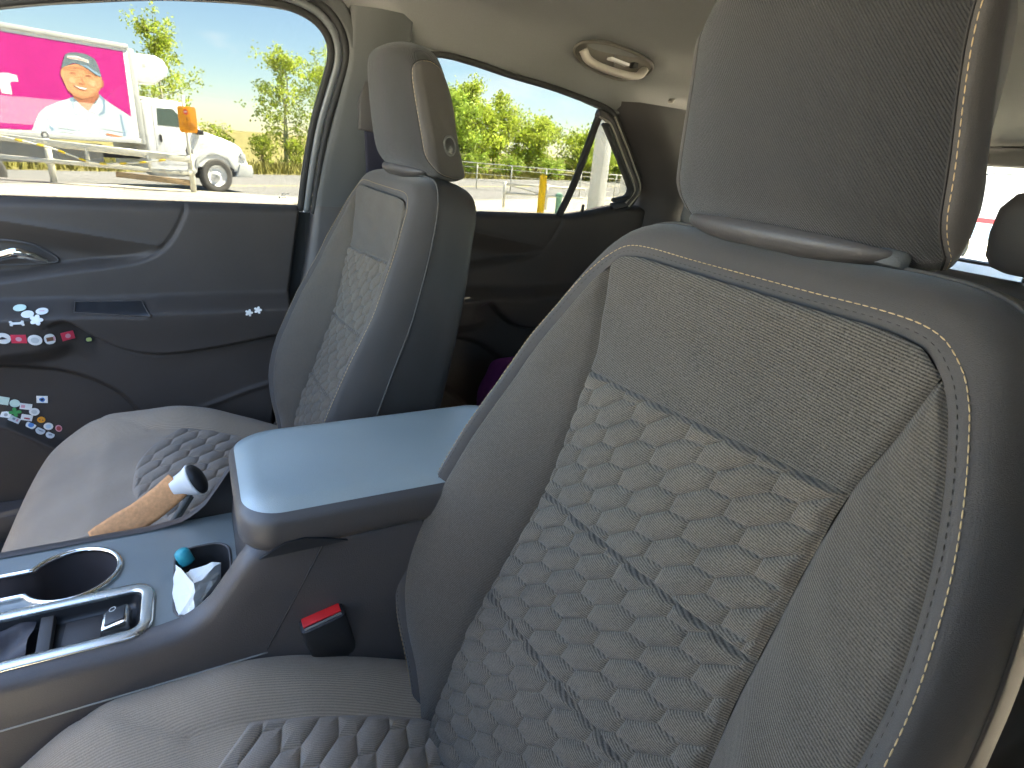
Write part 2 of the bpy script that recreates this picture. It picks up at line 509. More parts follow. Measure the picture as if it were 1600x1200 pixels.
def cover_rings(nt=260):
    full = np.vstack([ST_R[::-1] * [-1, 1, 1], ST_R[1:]])
    P = curve(full, nt)
    T = np.gradient(P[:, :2], axis=0); T /= np.linalg.norm(T, axis=1)[:, None]
    N = np.stack([-T[:, 1], T[:, 0]], -1)
    for _ in range(10): N[1:-1] = (N[:-2] + 2 * N[1:-1] + N[2:]) / 4
    N /= np.linalg.norm(N, axis=1)[:, None]
    tau = ss(.15, .85, N[:, 1])[:, None]
    dS = np.array([0, .009, .018, .0250, .0245, .020, .011, -.015]); gS = np.array([0, -.035, .02, .20, .45, .72, .95, 1.0])
    dT = np.array([0, .014, .028, .039, .045, .046, .038, .012]); gT = np.array([0, .03, .10, .26, .48, .74, .95, 1.0])
    D = dS * (1 - tau) + dT * tau; Gf = gS * (1 - tau) + gT * tau
    NB = -.108
    R = np.zeros((nt, 8, 3))
    R[:, :, 0] = P[:, None, 0] + N[:, None, 0] * D
    R[:, :, 2] = P[:, None, 1] + N[:, None, 1] * D
    R[:, :, 1] = -(P[:, None, 2] + Gf * (NB - P[:, None, 2]))
    return P, N, R

def densify(R, lo, hi, n):
    "smooth interpolation across rings lo..hi"
    return np.stack([curve(r, 80) for r in R], 0)[:, :, :]

def build_seat(name):
    root = empty(name, (.37, 0, .36))
    # ---- back
    back = None
    P, N, R = cover_rings()
    dense = np.stack([curve(r, 57) for r in R], 0)
    k = 22                                            # seam between the front facing and the side facing
    fr = dense[:, :k + 1].copy(); sd_ = dense[:, k:].copy()
    # the facing tucks in at both its seams
    dd = np.linspace(0, 1, k + 1)
    fr[:, :, 1] += .0032 * np.exp(-((dd / .05) ** 2))[None, :] + .0022 * np.exp(-(((1 - dd) / .06) ** 2))[None, :]
    wob = .0011 * np.sin(np.linspace(0, 41, len(fr)))[:, None] * np.sin(np.linspace(0, np.pi, k + 1))[None]
    fr[:, :, 1] += wob
    back = grid('backrest', sd_, SIDE, root, flip=True)
    back.location = (0, -.16, .5 - .36); back.rotation_euler = (math.radians(-15), 0, 0)
    grid('facing_panel', fr, COV, back, flip=True)
    rear = np.stack([R[:, -1], R[:, -1] * [0.5, 1, 1] + [0, .004, 0], R[:, -1] * [0, 1, 1] + [0, .006, 0]], 1)
    grid('rear_panel', rear, SIDE, back, flip=True)
    # piping along the facing seam
    tube('piping', dense[:, k] + np.c_[N[:, 0] * .0004, np.full(len(N), -.0003), N[:, 1] * .0004], .0016, COV, back, seg=6)
    # ---- insert
    grid('upper_panel', panel_pts(seam1, lambda u: top_w(np.abs(u)), 150, 60, False), FAB, back)
    grid('quilted_panel', panel_pts(seam2, seam1, 300, 190, True), FABQ, back)
    grid('quilted_panel', panel_pts(seam3, seam2, 300, 190, True, (.004, -.003)), FABQ, back)
    grid('quilted_panel', panel_pts(lambda u: .031 + 0 * u, seam3, 280, 220, True, (.009, .002)), FABQ, back)
    # ---- bolsters
    w = np.linspace(.6065, .031, 250)[:, None]; f = np.linspace(0, 1, 48)[None, :]
    u = cu(w) + (su(w) - cu(w)) * f; wid = np.sqrt((su(w) - cu(w)) ** 2 + (sn(w) - cn(w)) ** 2)
    n = cn(w) + (sn(w) - cn(w)) * (f * .78 + .22 * np.sin(f * np.pi / 2)) + .10 * wid * np.sin(np.pi * f) ** 1.0
    n = n - .0045 * np.exp(-(f * wid / .005) ** 2) - .0030 * np.exp(-((1 - f) * wid / .003) ** 2)
    n = n + .0012 * np.sin(w * 55 + 1) * np.sin(np.pi * f) + .0008 * np.sin(w * 120 + f * 7) * np.sin(np.pi * f)
    W = np.broadcast_to(w, u.shape)
    for s in (-1, 1):
        grid('bolster', np.stack([s * u, -n, W], -1), FABB, back, flip=(s > 0))
    # ---- threads: gold row on the facing just outside the seam, grey row inside
    off = P[:, :2] + N * .0042
    row = np.stack([off[:, 0], -(P[:, 2] - .0003 + .0004), off[:, 1]], -1)
    row = np.stack([np.interp(.0042, [0, .0001 + 0, 1], [0, 0, 0]) + dense[i, 4] + np.array([0, -.0006, 0]) for i in range(len(P))])
    tag(stitches('gold_stitching', row, GOLD, back, .0044, .0012, .00045), kind='stuff')
    row2 = np.stack([dense[i, 2] + np.array([0, -.0001, 0]) for i in range(len(P))])
    tag(stitches('grey_stitching', row2, SEWN, back, .0030, .0028, .0003), kind='stuff')
    # ruffled edge row on the fabric under the top seam
    uu = np.linspace(-.138, .138, 160); ww = np.array([top_w(abs(a)) for a in uu]) - .0085
    row3 = np.stack([uu, -(cn(ww) + .005 * (1 - (uu / .15) ** 2) - .0005), ww], -1)
    tag(stitches('fabric_stitching', row3, GREYT, back, .0030, .0024, .0007), kind='stuff')
    for sm in (seam1, seam2, seam3):
        uu = np.linspace(-.132, .132, 140); ww = sm(uu) - .0016
        row3 = np.stack([uu, -(cn(ww) + .005 * (1 - (uu / .138) ** 2) - .0035), ww], -1)
        tag(stitches('fabric_stitching', row3, SEWN, back, .0030, .0030, .00022), kind='stuff')
    # ---- head restraint
    HP = np.array([(-.036, .678), (-.022, .694), (-.008, .725), (.011, .775), (.024, .818), (.022, .838), (.010, .850), (-.008, .853), (-.026, .844),
                   (-.052, .800), (-.080, .735), (-.102, .695), (-.106, .676), (-.085, .667), (-.055, .667)])
    HC = curve(HP, 110, closed=True)                  # (n, w) outline of its side
    cen = HC.mean(0)
    def hr_pts(uv, shrink=1.0):
        q = np.abs(uv) / .108
        c = cen + (HC - cen) * shrink
        topf = np.clip((c[:, 1] - .70) / .15, 0, 1) ** 2; frf = ss(-.075, .010, c[:, 0] - (c[:, 1] - .76) * .45)
        ww = c[:, 1] - .026 * q ** 5 * topf + .010 * q ** 5 * np.clip((.70 - c[:, 1]) / .035, 0, 1)
        nn = c[:, 0] + .037 * (1 - q ** 2.6) * frf
        bk_ = np.clip((-.036 + (ww - .676) * .45 - nn - .012) / .08, 0, 1)
        return np.stack([uv * (1 - (.33 - .13 * ss(.72, .80, ww)) * bk_) * (1.09 - .10 * ss(.69, .80, ww)), -nn, ww], -1)
    us = np.linspace(-.108, .108, 61)
    body = np.stack([hr_pts(a) for a in us], 0)
    dq = (.118 - np.abs(us))
    hr = grid('headrest', body, HRF, root, cj=True, flip=True)
    hr.location = back.location; hr.rotation_euler = back.rotation_euler
    for s in (-1, 1):
        rings = []
        for q in np.linspace(0, 1, 22):
            sh = math.cos(q * math.pi / 2) ** .62 if q < 1 else 0.0
            uu_ = .1075 + .013 * math.sin(q * math.pi / 2) ** .7
            base = hr_pts(.108, sh); base[:, 0] *= (uu_ if q > 0 else .1065) / .108
            base[:, 0] *= s
            rings.append(base)
        sidep = grid('headrest_side', np.stack(rings), COV, hr, cj=True, flip=(s < 0))
        seam = hr_pts(.108); seam[:, 0] *= s * 1.022
        seam[:, 1:] += (np.c_[-cen[0], cen[1]] - seam[:, 1:]) * .008
        keep = [i for i in range(len(seam)) if HC[i, 0] > .005 or HC[i, 1] < .70]
        idx = np.argsort([((i - 90) % 110) for i in range(110)])
        path = seam[idx][: 95]
        if s > 0: tag(stitches('gold_stitching', path + np.array([s * .0004, 0, 0]), GOLD, hr, .0046, .0014, .00045), kind='stuff')
        tube('seam_piping', np.vstack([hr_pts(.1072) * [s, 1, 1]]), .0008, DARKT, hr, seg=6, closed=True)
        # round release button low on the side
        from mathutils.bvhtree import BVHTree
        bv = BVHTree.FromPolygons([tuple(v.co) for v in sidep.data.vertices], [tuple(p.vertices) for p in sidep.data.polygons])
        hit, nrm_, _, _ = bv.ray_cast(Vector((s * .3, .060, .722)), Vector((-s, 0, 0)))
        nb_ = np.array(nrm_); nb_ *= np.sign(nb_[0]) * s
        tb = np.cross(np.array([0, 0, 1.0]), nb_); tb /= np.linalg.norm(tb); tv = np.cross(nb_, tb)
        c0 = np.array(hit) + nb_ * .0002
        a = np.linspace(0, 2 * np.pi, 28, endpoint=False)
        ring = c0 + .0140 * (np.cos(a)[:, None] * tb + np.sin(a)[:, None] * tv)
        bt = tube('release_button', ring, .0020, mat('button_ring', (.13, .125, .12), .45), hr, seg=8, closed=True)
        cap = np.stack([c0 + nb_ * (.0002 + .002 * (1 - rr ** 2)) + .0128 * rr * (np.cos(a)[:, None] * tb + np.sin(a)[:, None] * tv) for rr in (1, .7, .4, .02)])
        grid('button_cap', cap, BLACK, bt, cj=True, flip=(s < 0))
    # plastic shoe and posts under it
    rings = []
    for q in np.linspace(0, 1, 12):
        z = .673 - .017 * q; sc = math.sqrt(max(0, 1 - (q * .93) ** 2.2))
        rings.append([(.098 * sc * math.cos(t), .034 + .030 * sc * math.sin(t) - .010 * q, z) for t in np.linspace(0, 2 * math.pi, 48, endpoint=False)])
    shoe = grid('headrest_shoe', np.array(rings), PLASD, hr, cj=True)
    for s in (-1, 1):
        cyl('post', (s * .072, .034, .60), (s * .072, .034, .69), .0065, CHROME, hr)
        pts = disc_pts(24, .021, .012, s * .072, .036)
        prism('post_guide', pts, .012, PLASD if s < 0 else PILL, back, base=.6635, bevel=.003)
    # ---- cushion
    cyz = [-.66, -.645, -.626, -.595, -.563, -.52, -.484, -.40, -.326, -.25, -.19, -.13, -.08]
    zb_ = spl(cyz, [.47, .50, .535, .578, .604, .630, .641, .643, .630, .602, .572, .545, .53])
    hw_ = spl(cyz, [.205, .215, .226, .236, .243, .249, .252, .254, .254, .252, .248, .24, .235])
    def cush_z(u, y):
        hw = hw_(y); zb = zb_(y); q = np.abs(u) / hw
        dip = .030 * ss(-.62, -.50, y)
        z = zb - dip * (1 - ss(.58, .84, q)) - .010 * (1 - q ** 2) * ss(-.5, -.62, y) * 0
        z = z - .022 * np.clip((q - .86) / .14, 0, 1) ** 2.2
        return z
    y = np.concatenate([np.linspace(-.08, -.60, 120), np.linspace(-.602, -.66, 30)])
    qt = np.linspace(-1, 1, 121)
    U_ = qt[None] * hw_(y)[:, None]; Y_ = np.broadcast_to(y[:, None], U_.shape)
    Z_ = cush_z(U_, Y_)
    # seams: side bolster line from the front corner to the insert
    for s in (-1, 1):
        for (ax, ay, bx, by) in ((s * .262, -.565, s * .172, -.425), (s * .172, -.425, s * .160, -.17)):
            t = np.clip(((U_ - ax) * (bx - ax) + (Y_ - ay) * (by - ay)) / ((bx - ax) ** 2 + (by - ay) ** 2), 0, 1)
            d = np.hypot(U_ - ax - t * (bx - ax), Y_ - ay - t * (by - ay))
            Z_ = Z_ - .0025 * np.exp(-(d / .004) ** 2)
    Z_ = Z_ + .0014 * np.sin(U_ * 26 + 1) * np.sin(Y_ * 31) + .0007 * np.sin(U_ * 70 + Y_ * 40)
    pts = np.stack([U_, Y_, Z_], -1)
    left = [pts[:, :1] + np.array([-dx, 0, -dz]) for dx, dz in ((.004, .16), (.008, .10), (.0085, .05), (.007, .022), (.003, .006))]
    right = [pts[:, -1:] + np.array([dx, 0, -dz]) for dx, dz in ((.003, .006), (.007, .022), (.0085, .05), (.008, .10), (.004, .16))]
    allp = np.concatenate(left + [pts] + right, 1)
    front = [allp[-1:] + np.array([0, -dy, -dz]) for dy, dz in ((.006, .03), (.006, .07), (0, .12))]
    allp = np.concatenate([allp] + front, 0)
    allp[..., 2] -= .36
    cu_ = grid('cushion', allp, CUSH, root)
    # quilted insert of the cushion
    s = np.linspace(-1, 1, 260)[None, :]; v = np.linspace(0, 1, 260)[:, None]
    hwI = .160
    yb = -.165 + 0 * s; yf = -.445 + .075 * np.abs(s) ** 2.6
    yy = yb + (yf - yb) * v; uu = s * (hwI + .012 * v) + 0 * v
    dv = np.minimum(np.abs(yy - yb), np.abs(yy - yf)); dsd = (1 - np.abs(s)) * hwI
    zz = cush_z(uu, yy) - .004 * np.exp(-(np.minimum(dv, dsd) / .004) ** 2) + .0015
    sh = .0062 * hexpuff(uu * .8 + .01, -yy * .8 + .2) * ss(0, .012, dv) * ss(0, .012, dsd)
    zz = zz + sh
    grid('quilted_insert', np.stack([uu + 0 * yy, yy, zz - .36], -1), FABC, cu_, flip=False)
    for s_ in (-1, 1):
        yy = np.linspace(-.63, -.30, 80)
        row = np.stack([s_ * (hw_(yy) - .001), yy, cush_z(s_ * (hw_(yy) - .001), yy) + .0006 - .36], -1)
        tag(stitches('gold_stitching', row, GOLD, cu_, .0046, .0016, .0008), kind='stuff')
    # rear closing roll and base
    box('seat_base', (0, -.36, .02), (.44, .50, .12), PLASD, root, bevel=.02)
    # recliner cover at the inner hinge
    for s_ in (-1, 1):
        o = prism('hinge_cover', [(-.24, .14), (-.20, .19), (-.12, .26), (-.07, .27), (-.05, .20), (-.06, .10), (-.16, .06), (-.23, .08)], .022, PLASD, root,
                  axes='yz', base=s_ * .257 - .011, bevel=.005)
    return root

driver = build_seat('seat')
tag(driver, 'large near driver seat in grey quilted fabric with gold stitching')
passenger = copy_tree(driver)
tag(passenger, 'grey quilted passenger seat beside the far front door, beyond the armrest')
passenger.location = (-.37, -.066, .36)
for ch in driver.children:
    if ch.name.startswith('headrest'): ch.location.x -= .010
for ch in passenger.children:
    if ch.name.split('.')[0] in ('backrest', 'headrest'):
        ch.location = (0, -.2197 + .066, .4952 - .36); ch.rotation_euler = (math.radians(-13.24), 0, 0)
# ------------------------------------------------------------------ console
con = empty('console', (.02, -.3, .36))
tag(con, 'dark centre console with padded armrest lid and cup holder between the seats')
con_inv = Vector((-.02, .3, -.36))
def C3(P): return np.asarray(P, float) + np.array([-.02, .3, -.36])
XF, XN, ZD = -.085, .122, .690                          # far and near edge of the deck, its height
def spectacle(y0, y1, xc, r, slot, n=26):
    pts = []
    a0 = math.asin(slot / r)
    for t in np.linspace(-math.pi + a0, math.pi - a0, n): pts.append((xc + r * math.sin(t), y1 + r * math.cos(t)))
    # t=0 points to +y; the mouth opens to -y
    for t in np.linspace(a0, 2 * math.pi - a0, n): pts.append((xc + r * math.sin(t), y0 + r * math.cos(t)))
    return pts
cup = spectacle(-.655, -.535, -.012, .046, .022)
def rrect(x0, x1, y0, y1, r, n=6):
    out = []
    for cx, cy, a in ((x1 - r, y1 - r, 0), (x0 + r, y1 - r, 90), (x0 + r, y0 + r, 180), (x1 - r, y0 + r, 270)):
        for t in np.linspace(a, a + 90, n): out.append((cx + r * math.cos(math.radians(t)), cy + r * math.sin(math.radians(t))))
    return out
shift = rrect(.046, .107, -.95, -.464, .010)
binh = rrect(-.020, .108, -.432, -.372, .022)
def plate(name, outer, holes, z, m, parent, depth=.0):
    loops = [[Vector((*p, 0)) for p in outer]] + [[Vector((*p, 0)) for p in h] for h in holes]
    flat = [v for l in loops for v in l]
    tris = tessellate_polygon(loops)
    o = mesh(name, C3([(v.x, v.y, z) for v in flat]), tris, m, parent, smooth=False)
    return fix_normals(o)
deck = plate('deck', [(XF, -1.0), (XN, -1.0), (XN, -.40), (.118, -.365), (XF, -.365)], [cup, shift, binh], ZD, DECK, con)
def well(name, outline, z0, z1, m, parent, taper=.92):
    o = np.array(outline); c = o.mean(0); rows = []
    for q in (0, .03, .5, .93, 1.0):
        k = 1 - (1 - taper) * q - (.04 if q == 1 else 0)
        rows.append(np.c_[c + (o - c) * k, np.full(len(o), z0 + (z1 - z0) * min(q, .98))])
    V = C3(np.vstack(rows)); n = len(o)
    F = [tuple(f) for f in grid_faces(5, n, False, True)] + [tuple(range(4 * n, 5 * n))]
    return fix_normals(mesh(name, V, F, m, parent))
CUPM = mat('cup_well', (0.060, 0.050, 0.050), 0.5, 0.4, vary=0.1, vscale=20)
well('cup_holder', cup, ZD + .001, ZD - .07, CUPM, con)
well('shifter_recess', shift, ZD + .001, ZD - .016, BLACK, con, .97)
well('storage_bin', binh, ZD + .001, ZD - .08, PLASD, con, .95)
rim = np.array([(x, y, ZD + .002) for x, y in poly(np.array(cup), 160, closed=True)])
tube('cup_rim', C3(rim), .0034, CHROME, con, seg=8, closed=True)
trim = np.array([(x, y, ZD + .0025) for x, y in poly(np.array(rrect(.039, .114, -.957, -.457, .017, 14)), 260, closed=True)])
strip_tube('silver_trim', C3(trim), .013, .006, SILV, con, closed=True, seg=10)
brim = np.array([(x, y, ZD + .0005) for x, y in poly(np.array(binh), 90, closed=True)])
tube('bin_rim', C3(brim), .0018, CONS, con, seg=6, closed=True)
# parking-brake switch and shifter boot in the recess
prism('shifter_divider', [(.046, -.556), (.107, -.552), (.107, -.540), (.046, -.544)], .012, PLASD, con, base=0, bevel=.002, loc=tuple(C3((0, 0, ZD - .0145))))
sw = box('brake_switch', C3((.076, -.486, ZD - .006)), (.030, .026, .014), SILV, con, bevel=.004, rot=(math.radians(14), 0, 0))
lens = box('switch_face', (0, .001, .0075), (.022, .019, .002), BLACK, sw, bevel=.0008)
a = np.linspace(0, 2 * np.pi, 20, endpoint=False)
tube('brake_symbol', np.stack([.0030 * np.cos(a), .001 + .0030 * np.sin(a), np.full(20, .0088)], -1), .0004, mat('white_print', (.75, .75, .72), .6), lens, seg=5, closed=True)
box('switch_pocket', C3((.077, -.518, ZD - .0145)), (.050, .034, .003), PLASD, con, bevel=.001)
V = []
yy = np.linspace(-.95, -.560, 60)
xx = np.linspace(.047, .106, 16)
gx, gy = np.meshgrid(xx, yy)
gz = ZD - .006 + .010 * np.sin((gx - .047) / .059 * np.pi) * (0.6 + .4 * np.sin(gy * 90)) + .003 * np.sin(gy * 150 + gx * 120)
grid('shifter_boot', C3(np.stack([gx, gy, gz], -1)), mat('boot_vinyl', (.060, .054, .058), .5, .4, grain=.1), con)
# side walls: rolled top edge, then the tall box below the lid
def wall(xe, s, name):
    prof = [(-.012, 0), (-.004, .0005), (.004, -.002), (.010, -.007), (.013, -.016), (.0135, -.05), (.0135, -.20), (.012, -.33)]
    ys = np.concatenate([np.linspace(-1.0, -.46, 40), np.linspace(-.455, .04, 50)])
    rise = spl([-1.0, -.47, -.43, -.40, -.375, -.352, -.335, .04], [0, 0, .004, .020, .052, .082, .090, .090])
    P = np.stack([[(xe + s * dx, y, ZD + .0015 + dz + rise(y)) for dx, dz in prof] for y in ys])
    return grid(name, C3(P), CONS, con, flip=(s < 0))
wall(XN, 1, 'side_wall'); wall(XF, -1, 'side_wall')
# front face of the box that climbs from the deck to the lid
ys = np.linspace(-.372, -.335, 12)
rise = spl([-.372, -.36, -.352, -.335], [-.06, .03, .060, .088])
P = np.stack([[(x, y, ZD + rise(y)) for x in np.linspace(XF, XN, 8)] for y in ys])
grid('box_front', C3(P), PLASD, con)
# thin seam lines on the near wall
tube('side_seam', C3(curve([(XN + .0132, -1.0, .633), (XN + .0134, -.60, .636), (XN + .0134, -.345, .640)], 60)), .0011, mat('seam_light', (.30, .29, .26), .5), con, seg=6)
tube('panel_gap', C3(curve([(XN + .0137, -.345, .645), (XN + .0137, -.31, .71), (XN + .0137, -.278, .772)], 30)), .0009, DARKT, con, seg=6)
# armrest lid
def lid():
    n, mz = 64, 16
    rows = []
    x0, x1, y0, y1 = -.062, .145, -.362, .012
    def ring(ins, z, r):
        return [(x, y, z) for x, y in rrect(x0 + ins, x1 - ins, y0 + ins, y1 - ins, r, 14)]
    prof = [(.034, .771), (.014, .772), (.006, .776), (.001, .785), (0, .796)]
    for ins, z in prof: rows.append(ring(ins, z, .036))
    for t in np.linspace(0, 90, 10)[1:]:
        q = math.radians(t); rows.append(ring(.030 * (1 - math.cos(q)), .8045 + .026 * math.sin(q), .040))
    for ins in (.040, .055, .075): rows.append(ring(ins, .8305 + .0022 * math.sin(min(1, (ins - .030) / .06) * math.pi / 2), max(.004, .05 - ins * .4)))
    R = np.array(rows); k = R.shape[1]; cut = 8  # above the cut the lid takes the painted sky sheen, below its dark colour
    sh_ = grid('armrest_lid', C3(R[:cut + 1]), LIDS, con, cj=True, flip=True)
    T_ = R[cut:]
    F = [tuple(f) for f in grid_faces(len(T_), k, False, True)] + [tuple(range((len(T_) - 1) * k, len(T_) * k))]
    fix_normals(mesh('armrest_sheen_top', C3(T_.reshape(-1, 3)), F, LIDM, con))
    return sh_
ld = lid()
lat = prism('lid_latch', [(-.345, .776), (-.32, .789), (-.30, .7905), (-.28, .785), (-.255, .776)], .003, BLACK, ld, axes='yz', base=0, loc=tuple(C3((.1440, 0, 0))))

# seat-belt buckle of the driver
bk = empty('seat_belt_buckle', (.140, -.286, .676), (math.radians(13), math.radians(12), math.radians(4)))
tag(bk, 'black seat belt buckle with bright red release button beside the console')
prism('buckle_body', disc_pts(28, .0135, .0255, 0, 0, 6), .085, BLACK, bk, bevel=.003, base=-.085)
RED = mat('red_button', (.72, .018, .020), .45, .45, vary=.06, vscale=60)
btn = prism('release_button', [(-.0115, -.0215), (.0060, -.0215), (.0060, .0215), (-.0115, .0215)], .003, RED, bk, base=-.001, bevel=.0010)
prism('tongue_slot', [(.0075, -.021), (.0100, -.021), (.0100, .021), (.0075, .021)], .0012, mat('slot_metal', (.45, .42, .36), .4, metal=.8), bk, base=-.0003)
box('buckle_stalk', (0, 0, -.12), (.010, .020, .08), BLACK, bk, bevel=.003)

# things lying about the console
def tissue():
    P = [(0.037, -0.427, 0.712), (0.046, -0.423, 0.698), (0.047, -0.414, 0.708), (0.052, -0.382, 0.714), (0.065, -0.388, 0.7), (0.11, -0.412, 0.699), (0.099, -0.429, 0.69), (0.062, -0.434, 0.694), (0.087, -0.41, 0.716)]
    bm = bmesh.new()
    vs = [bm.verts.new(p) for p in P]
    for k in range(8): bm.faces.new((vs[k], vs[(k + 1) % 8], vs[8]))
    bmesh.ops.subdivide_edges(bm, edges=list(bm.edges), cuts=3, use_grid_fill=True)
    rg = np.random.default_rng(3)
    for v in bm.verts:
        v.co += Vector((.0006 * rg.normal(), .0006 * rg.normal(), .0013 * rg.normal() - .0))
    low = [e for e in bm.edges if e.is_boundary]
    r = bmesh.ops.extrude_edge_only(bm, edges=low)
    for v in [g for g in r['geom'] if isinstance(g, bmesh.types.BMVert)]:
        v.co.z -= .022 + .004 * rg.random(); v.co.x += (.055 - v.co.x) * .12; v.co.y += (-.405 - v.co.y) * .12
    o = bm_obj('paper_tissue', bm, mat('tissue_paper', (.80, .79, .74), .9, .1, bump=.0006, bscale=160), None, smooth=False)
    return o
tag(tissue(), 'crumpled white paper tissue stuffed into the console storage bin', 'tissue')
a = np.linspace(0, 2 * np.pi, 20, endpoint=False)
prof = [(.0045, 0), (.0085, .002), (.0088, .014), (.0080, .019), (.0045, .0215), (.0003, .022)]
P = np.array([[(r * math.cos(t), r * math.sin(t), z) for t in a] for r, z in prof])
cap = grid('bottle_cap', P, mat('teal_plastic', (.02, .36, .42), .35, .5), None, cj=True)
cap.location = (.006, -.418, ZD - .004); cap.rotation_euler = (math.radians(20), math.radians(-15), 0)
tag(cap, 'small teal plastic cap poking out beside the white tissue', 'cap')
# tan strap with a white and black end, wedged beside the passenger cushion
st = empty('leather_strap', (-.12, -.46, .66))
tag(st, 'tan leather strap with a white and black rounded end by the passenger cushion', 'strap')
ctr = np.array([(-.115, -.532, .668), (-.118, -.505, .676), (-.122, -.475, .688), (-.125, -.447, .706), (-.124, -.425, .726)])
cc = curve(ctr, 36)
wd = np.interp(np.linspace(0, 1, 36), [0, .08, .3, .6, 1], [.020, .027, .036, .037, .036])
T = np.gradient(cc, axis=0); T /= np.linalg.norm(T, axis=1)[:, None]
side = np.cross(T, np.array([.80, .10, .55])); side /= np.linalg.norm(side, axis=1)[:, None]
q = np.linspace(-.5, .5, 9)
P = cc[:, None] + side[:, None] * wd[:, None, None] * q[None, :, None] + np.array([.80, .10, .55]) * (.003 * (1 - (2 * q) ** 2))[None, :, None]
LEA = mat('tan_leather', (.66, .32, .14), .75, .3, grain=.14, gscale=220, bump=.0006, bscale=300, vary=.12, vscale=40)
o = grid('strap_band', P - np.array([-.12, -.46, .66]), LEA, st)
md = o.modifiers.new('thick', 'SOLIDIFY'); md.thickness = .003; md.offset = 0
end = np.array((-.122, -.408, .728)) - np.array([-.12, -.46, .66])
ax = np.array([.30, .85, .42]); ax /= np.linalg.norm(ax)
Lx = np.cross(ax, [0, 0, 1]); Lx /= np.linalg.norm(Lx); Ly = np.cross(Lx, ax)
a = np.linspace(0, 2 * np.pi, 32, endpoint=False)
def cone(rs):
    return np.array([[end + ax * d + Lx * rx * math.cos(t) + Ly * ry * math.sin(t) for t in a] for d, rx, ry in rs])
grid('white_collar', cone([(-.026, .0115, .015), (-.016, .0115, .0165), (-.005, .0135, .0205), (.002, .0155, .0245), (.005, .0155, .0245), (.005, .014, .0225)]), mat('white_plastic', (.78, .78, .76), .35, .5), st, cj=True, flip=True)
grid('black_end', cone([(.003, .0145, .023), (.0090, .0140, .022), (.0125, .0105, .017), (.0145, .006, .010), (.0150, .0004, .0006)]), BLACK, st, cj=True, flip=True)
for k, dz in enumerate((0, -.006)):
    tube('cord', curve(np.array([end + [.0, -.004, -.018 + dz], [.012, .030, .030 + dz], [.016, .015, .012 + dz], [.012, -.005, .000 + dz]]), 24), .0035, mat('cord_grey', (.10, .10, .09), .7), st, seg=8)
# ------------------------------------------------------------------ cabin shell and doors
def sx(z, off=0.0): return -.70 + .26 * (np.asarray(z, float) - 1.034) + off      # leaning side of the cabin (passenger side)
def SP(pts, off=0.0): return np.array([(float(sx(z, off)), y, z) for y, z in pts])

def poly_sd(pts, y, z):
    "distance to a polyline and the side of it (positive on the left of its direction)"
    best = np.full(y.shape, 9.0); sgn = np.ones(y.shape)
    for (ay, az), (by, bz) in zip(pts[:-1], pts[1:]):
        dy, dz = by - ay, bz - az
        t = np.clip(((y - ay) * dy + (z - az) * dz) / (dy * dy + dz * dz), 0, 1)
        d = np.hypot(y - ay - t * dy, z - az - t * dz)
        c = dy * (z - az) - dz * (y - ay)
        k = d < best - 1e-9
        best = np.where(k, d, best); sgn = np.where(k, np.sign(c) + (c == 0), sgn)
    return best * sgn
S1 = [(-1.2, .82), (-.90, .860), (-.70, .889), (-.601, .905), (-.496, .920), (-.450, .936), (-.42, .962), (-.402, .990), (-.391, 1.012), (-.384, 1.045), (-.38, 1.2)]
S1 = [tuple(p) for p in curve(S1, 60)]
S3 = [tuple(p) for p in curve([(-1.1, .73), (-.85, .735), (-.727, .729), (-.631, .709), (-.563, .668), (-.525, .619), (-.505, .56), (-.50, .42)], 50)]
zlow = spl([-1.2, -.75, -.64, -.612, -.572, -.526, -.49, -.451, -.41, -.368, -.318, -.227, -.12], [.80, .805, .815, .822, .791, .757, .744, .739, .741, .745, .752, .767, .775])
def door_x(y, z, rear=False):
    y = np.asarray(y, float); z = np.asarray(z, float)
    x = np.full(y.shape, -.682)
    dA = poly_sd(S1, y, z)                                   # positive above / in front of the curved seam
    x = x - .006 * ss(-.001, .004, dA) - .007 * np.exp(-(dA / .0030) ** 2)
    s0 = 1.004 - .182 * (y + .72)
    inA = ss(.0, .012, dA)
    x = x - .030 * ss(-.002, .05, s0 - z) * inA * (1 - .5 * ss(-.55, -.42, y)) + .003 * inA * np.exp(-((s0 - z) / .006) ** 2)
    soft = ss(-.56, -.66, y)
    arm = ss(.858, .824, z)
    lo = zlow(y)
    under = ss(lo - .012, lo + .002, z) * (1 - soft) + ss(lo - .085, lo - .045, z) * soft
    x = x + (.052 - .014 * ss(.84, .74, z)) * arm * under
    x = x + .010 * ss(.86, .80, z) * (1 - under)
    lg = z - lo + .006
    x = x - .006 * np.exp(-(lg / .005) ** 2) * (1 - soft)
    dP = -poly_sd(S3, y, z)
    x = x - .020 * ss(-.002, .010, dP) - .004 * np.exp(-(dP / .003) ** 2)
    # pull slot let into the armrest top
    sl = ss(-.600, -.588, y) * ss(-.458, -.478, y + (.835 - z) * .7) * ss(.826, .836, z + (y + .59) * .09) * ss(.857, .847, z)
    x = x - .004 * sl
    # crease low by the rear corner, pocket lip low in front
    l1 = poly_sd([(-.42, .592), (-.299, .632), (-.23, .65)], y, z)
    x = x + .004 * np.exp(-(l1 / .006) ** 2)
    l2 = poly_sd([(-.80, .618), (-.741, .607), (-.69, .562), (-.64, .52)], y, z)
    x = x + .026 * ss(-.012, .004, -l2) * ss(-.62, -.66, y) + .004 * np.exp(-(l2 / .004) ** 2) * ss(-.62, -.66, y)
    # roll over the top edge
    x = x - .020 * np.clip((z - 1.016) / .020, 0, 1) ** 3
    return x

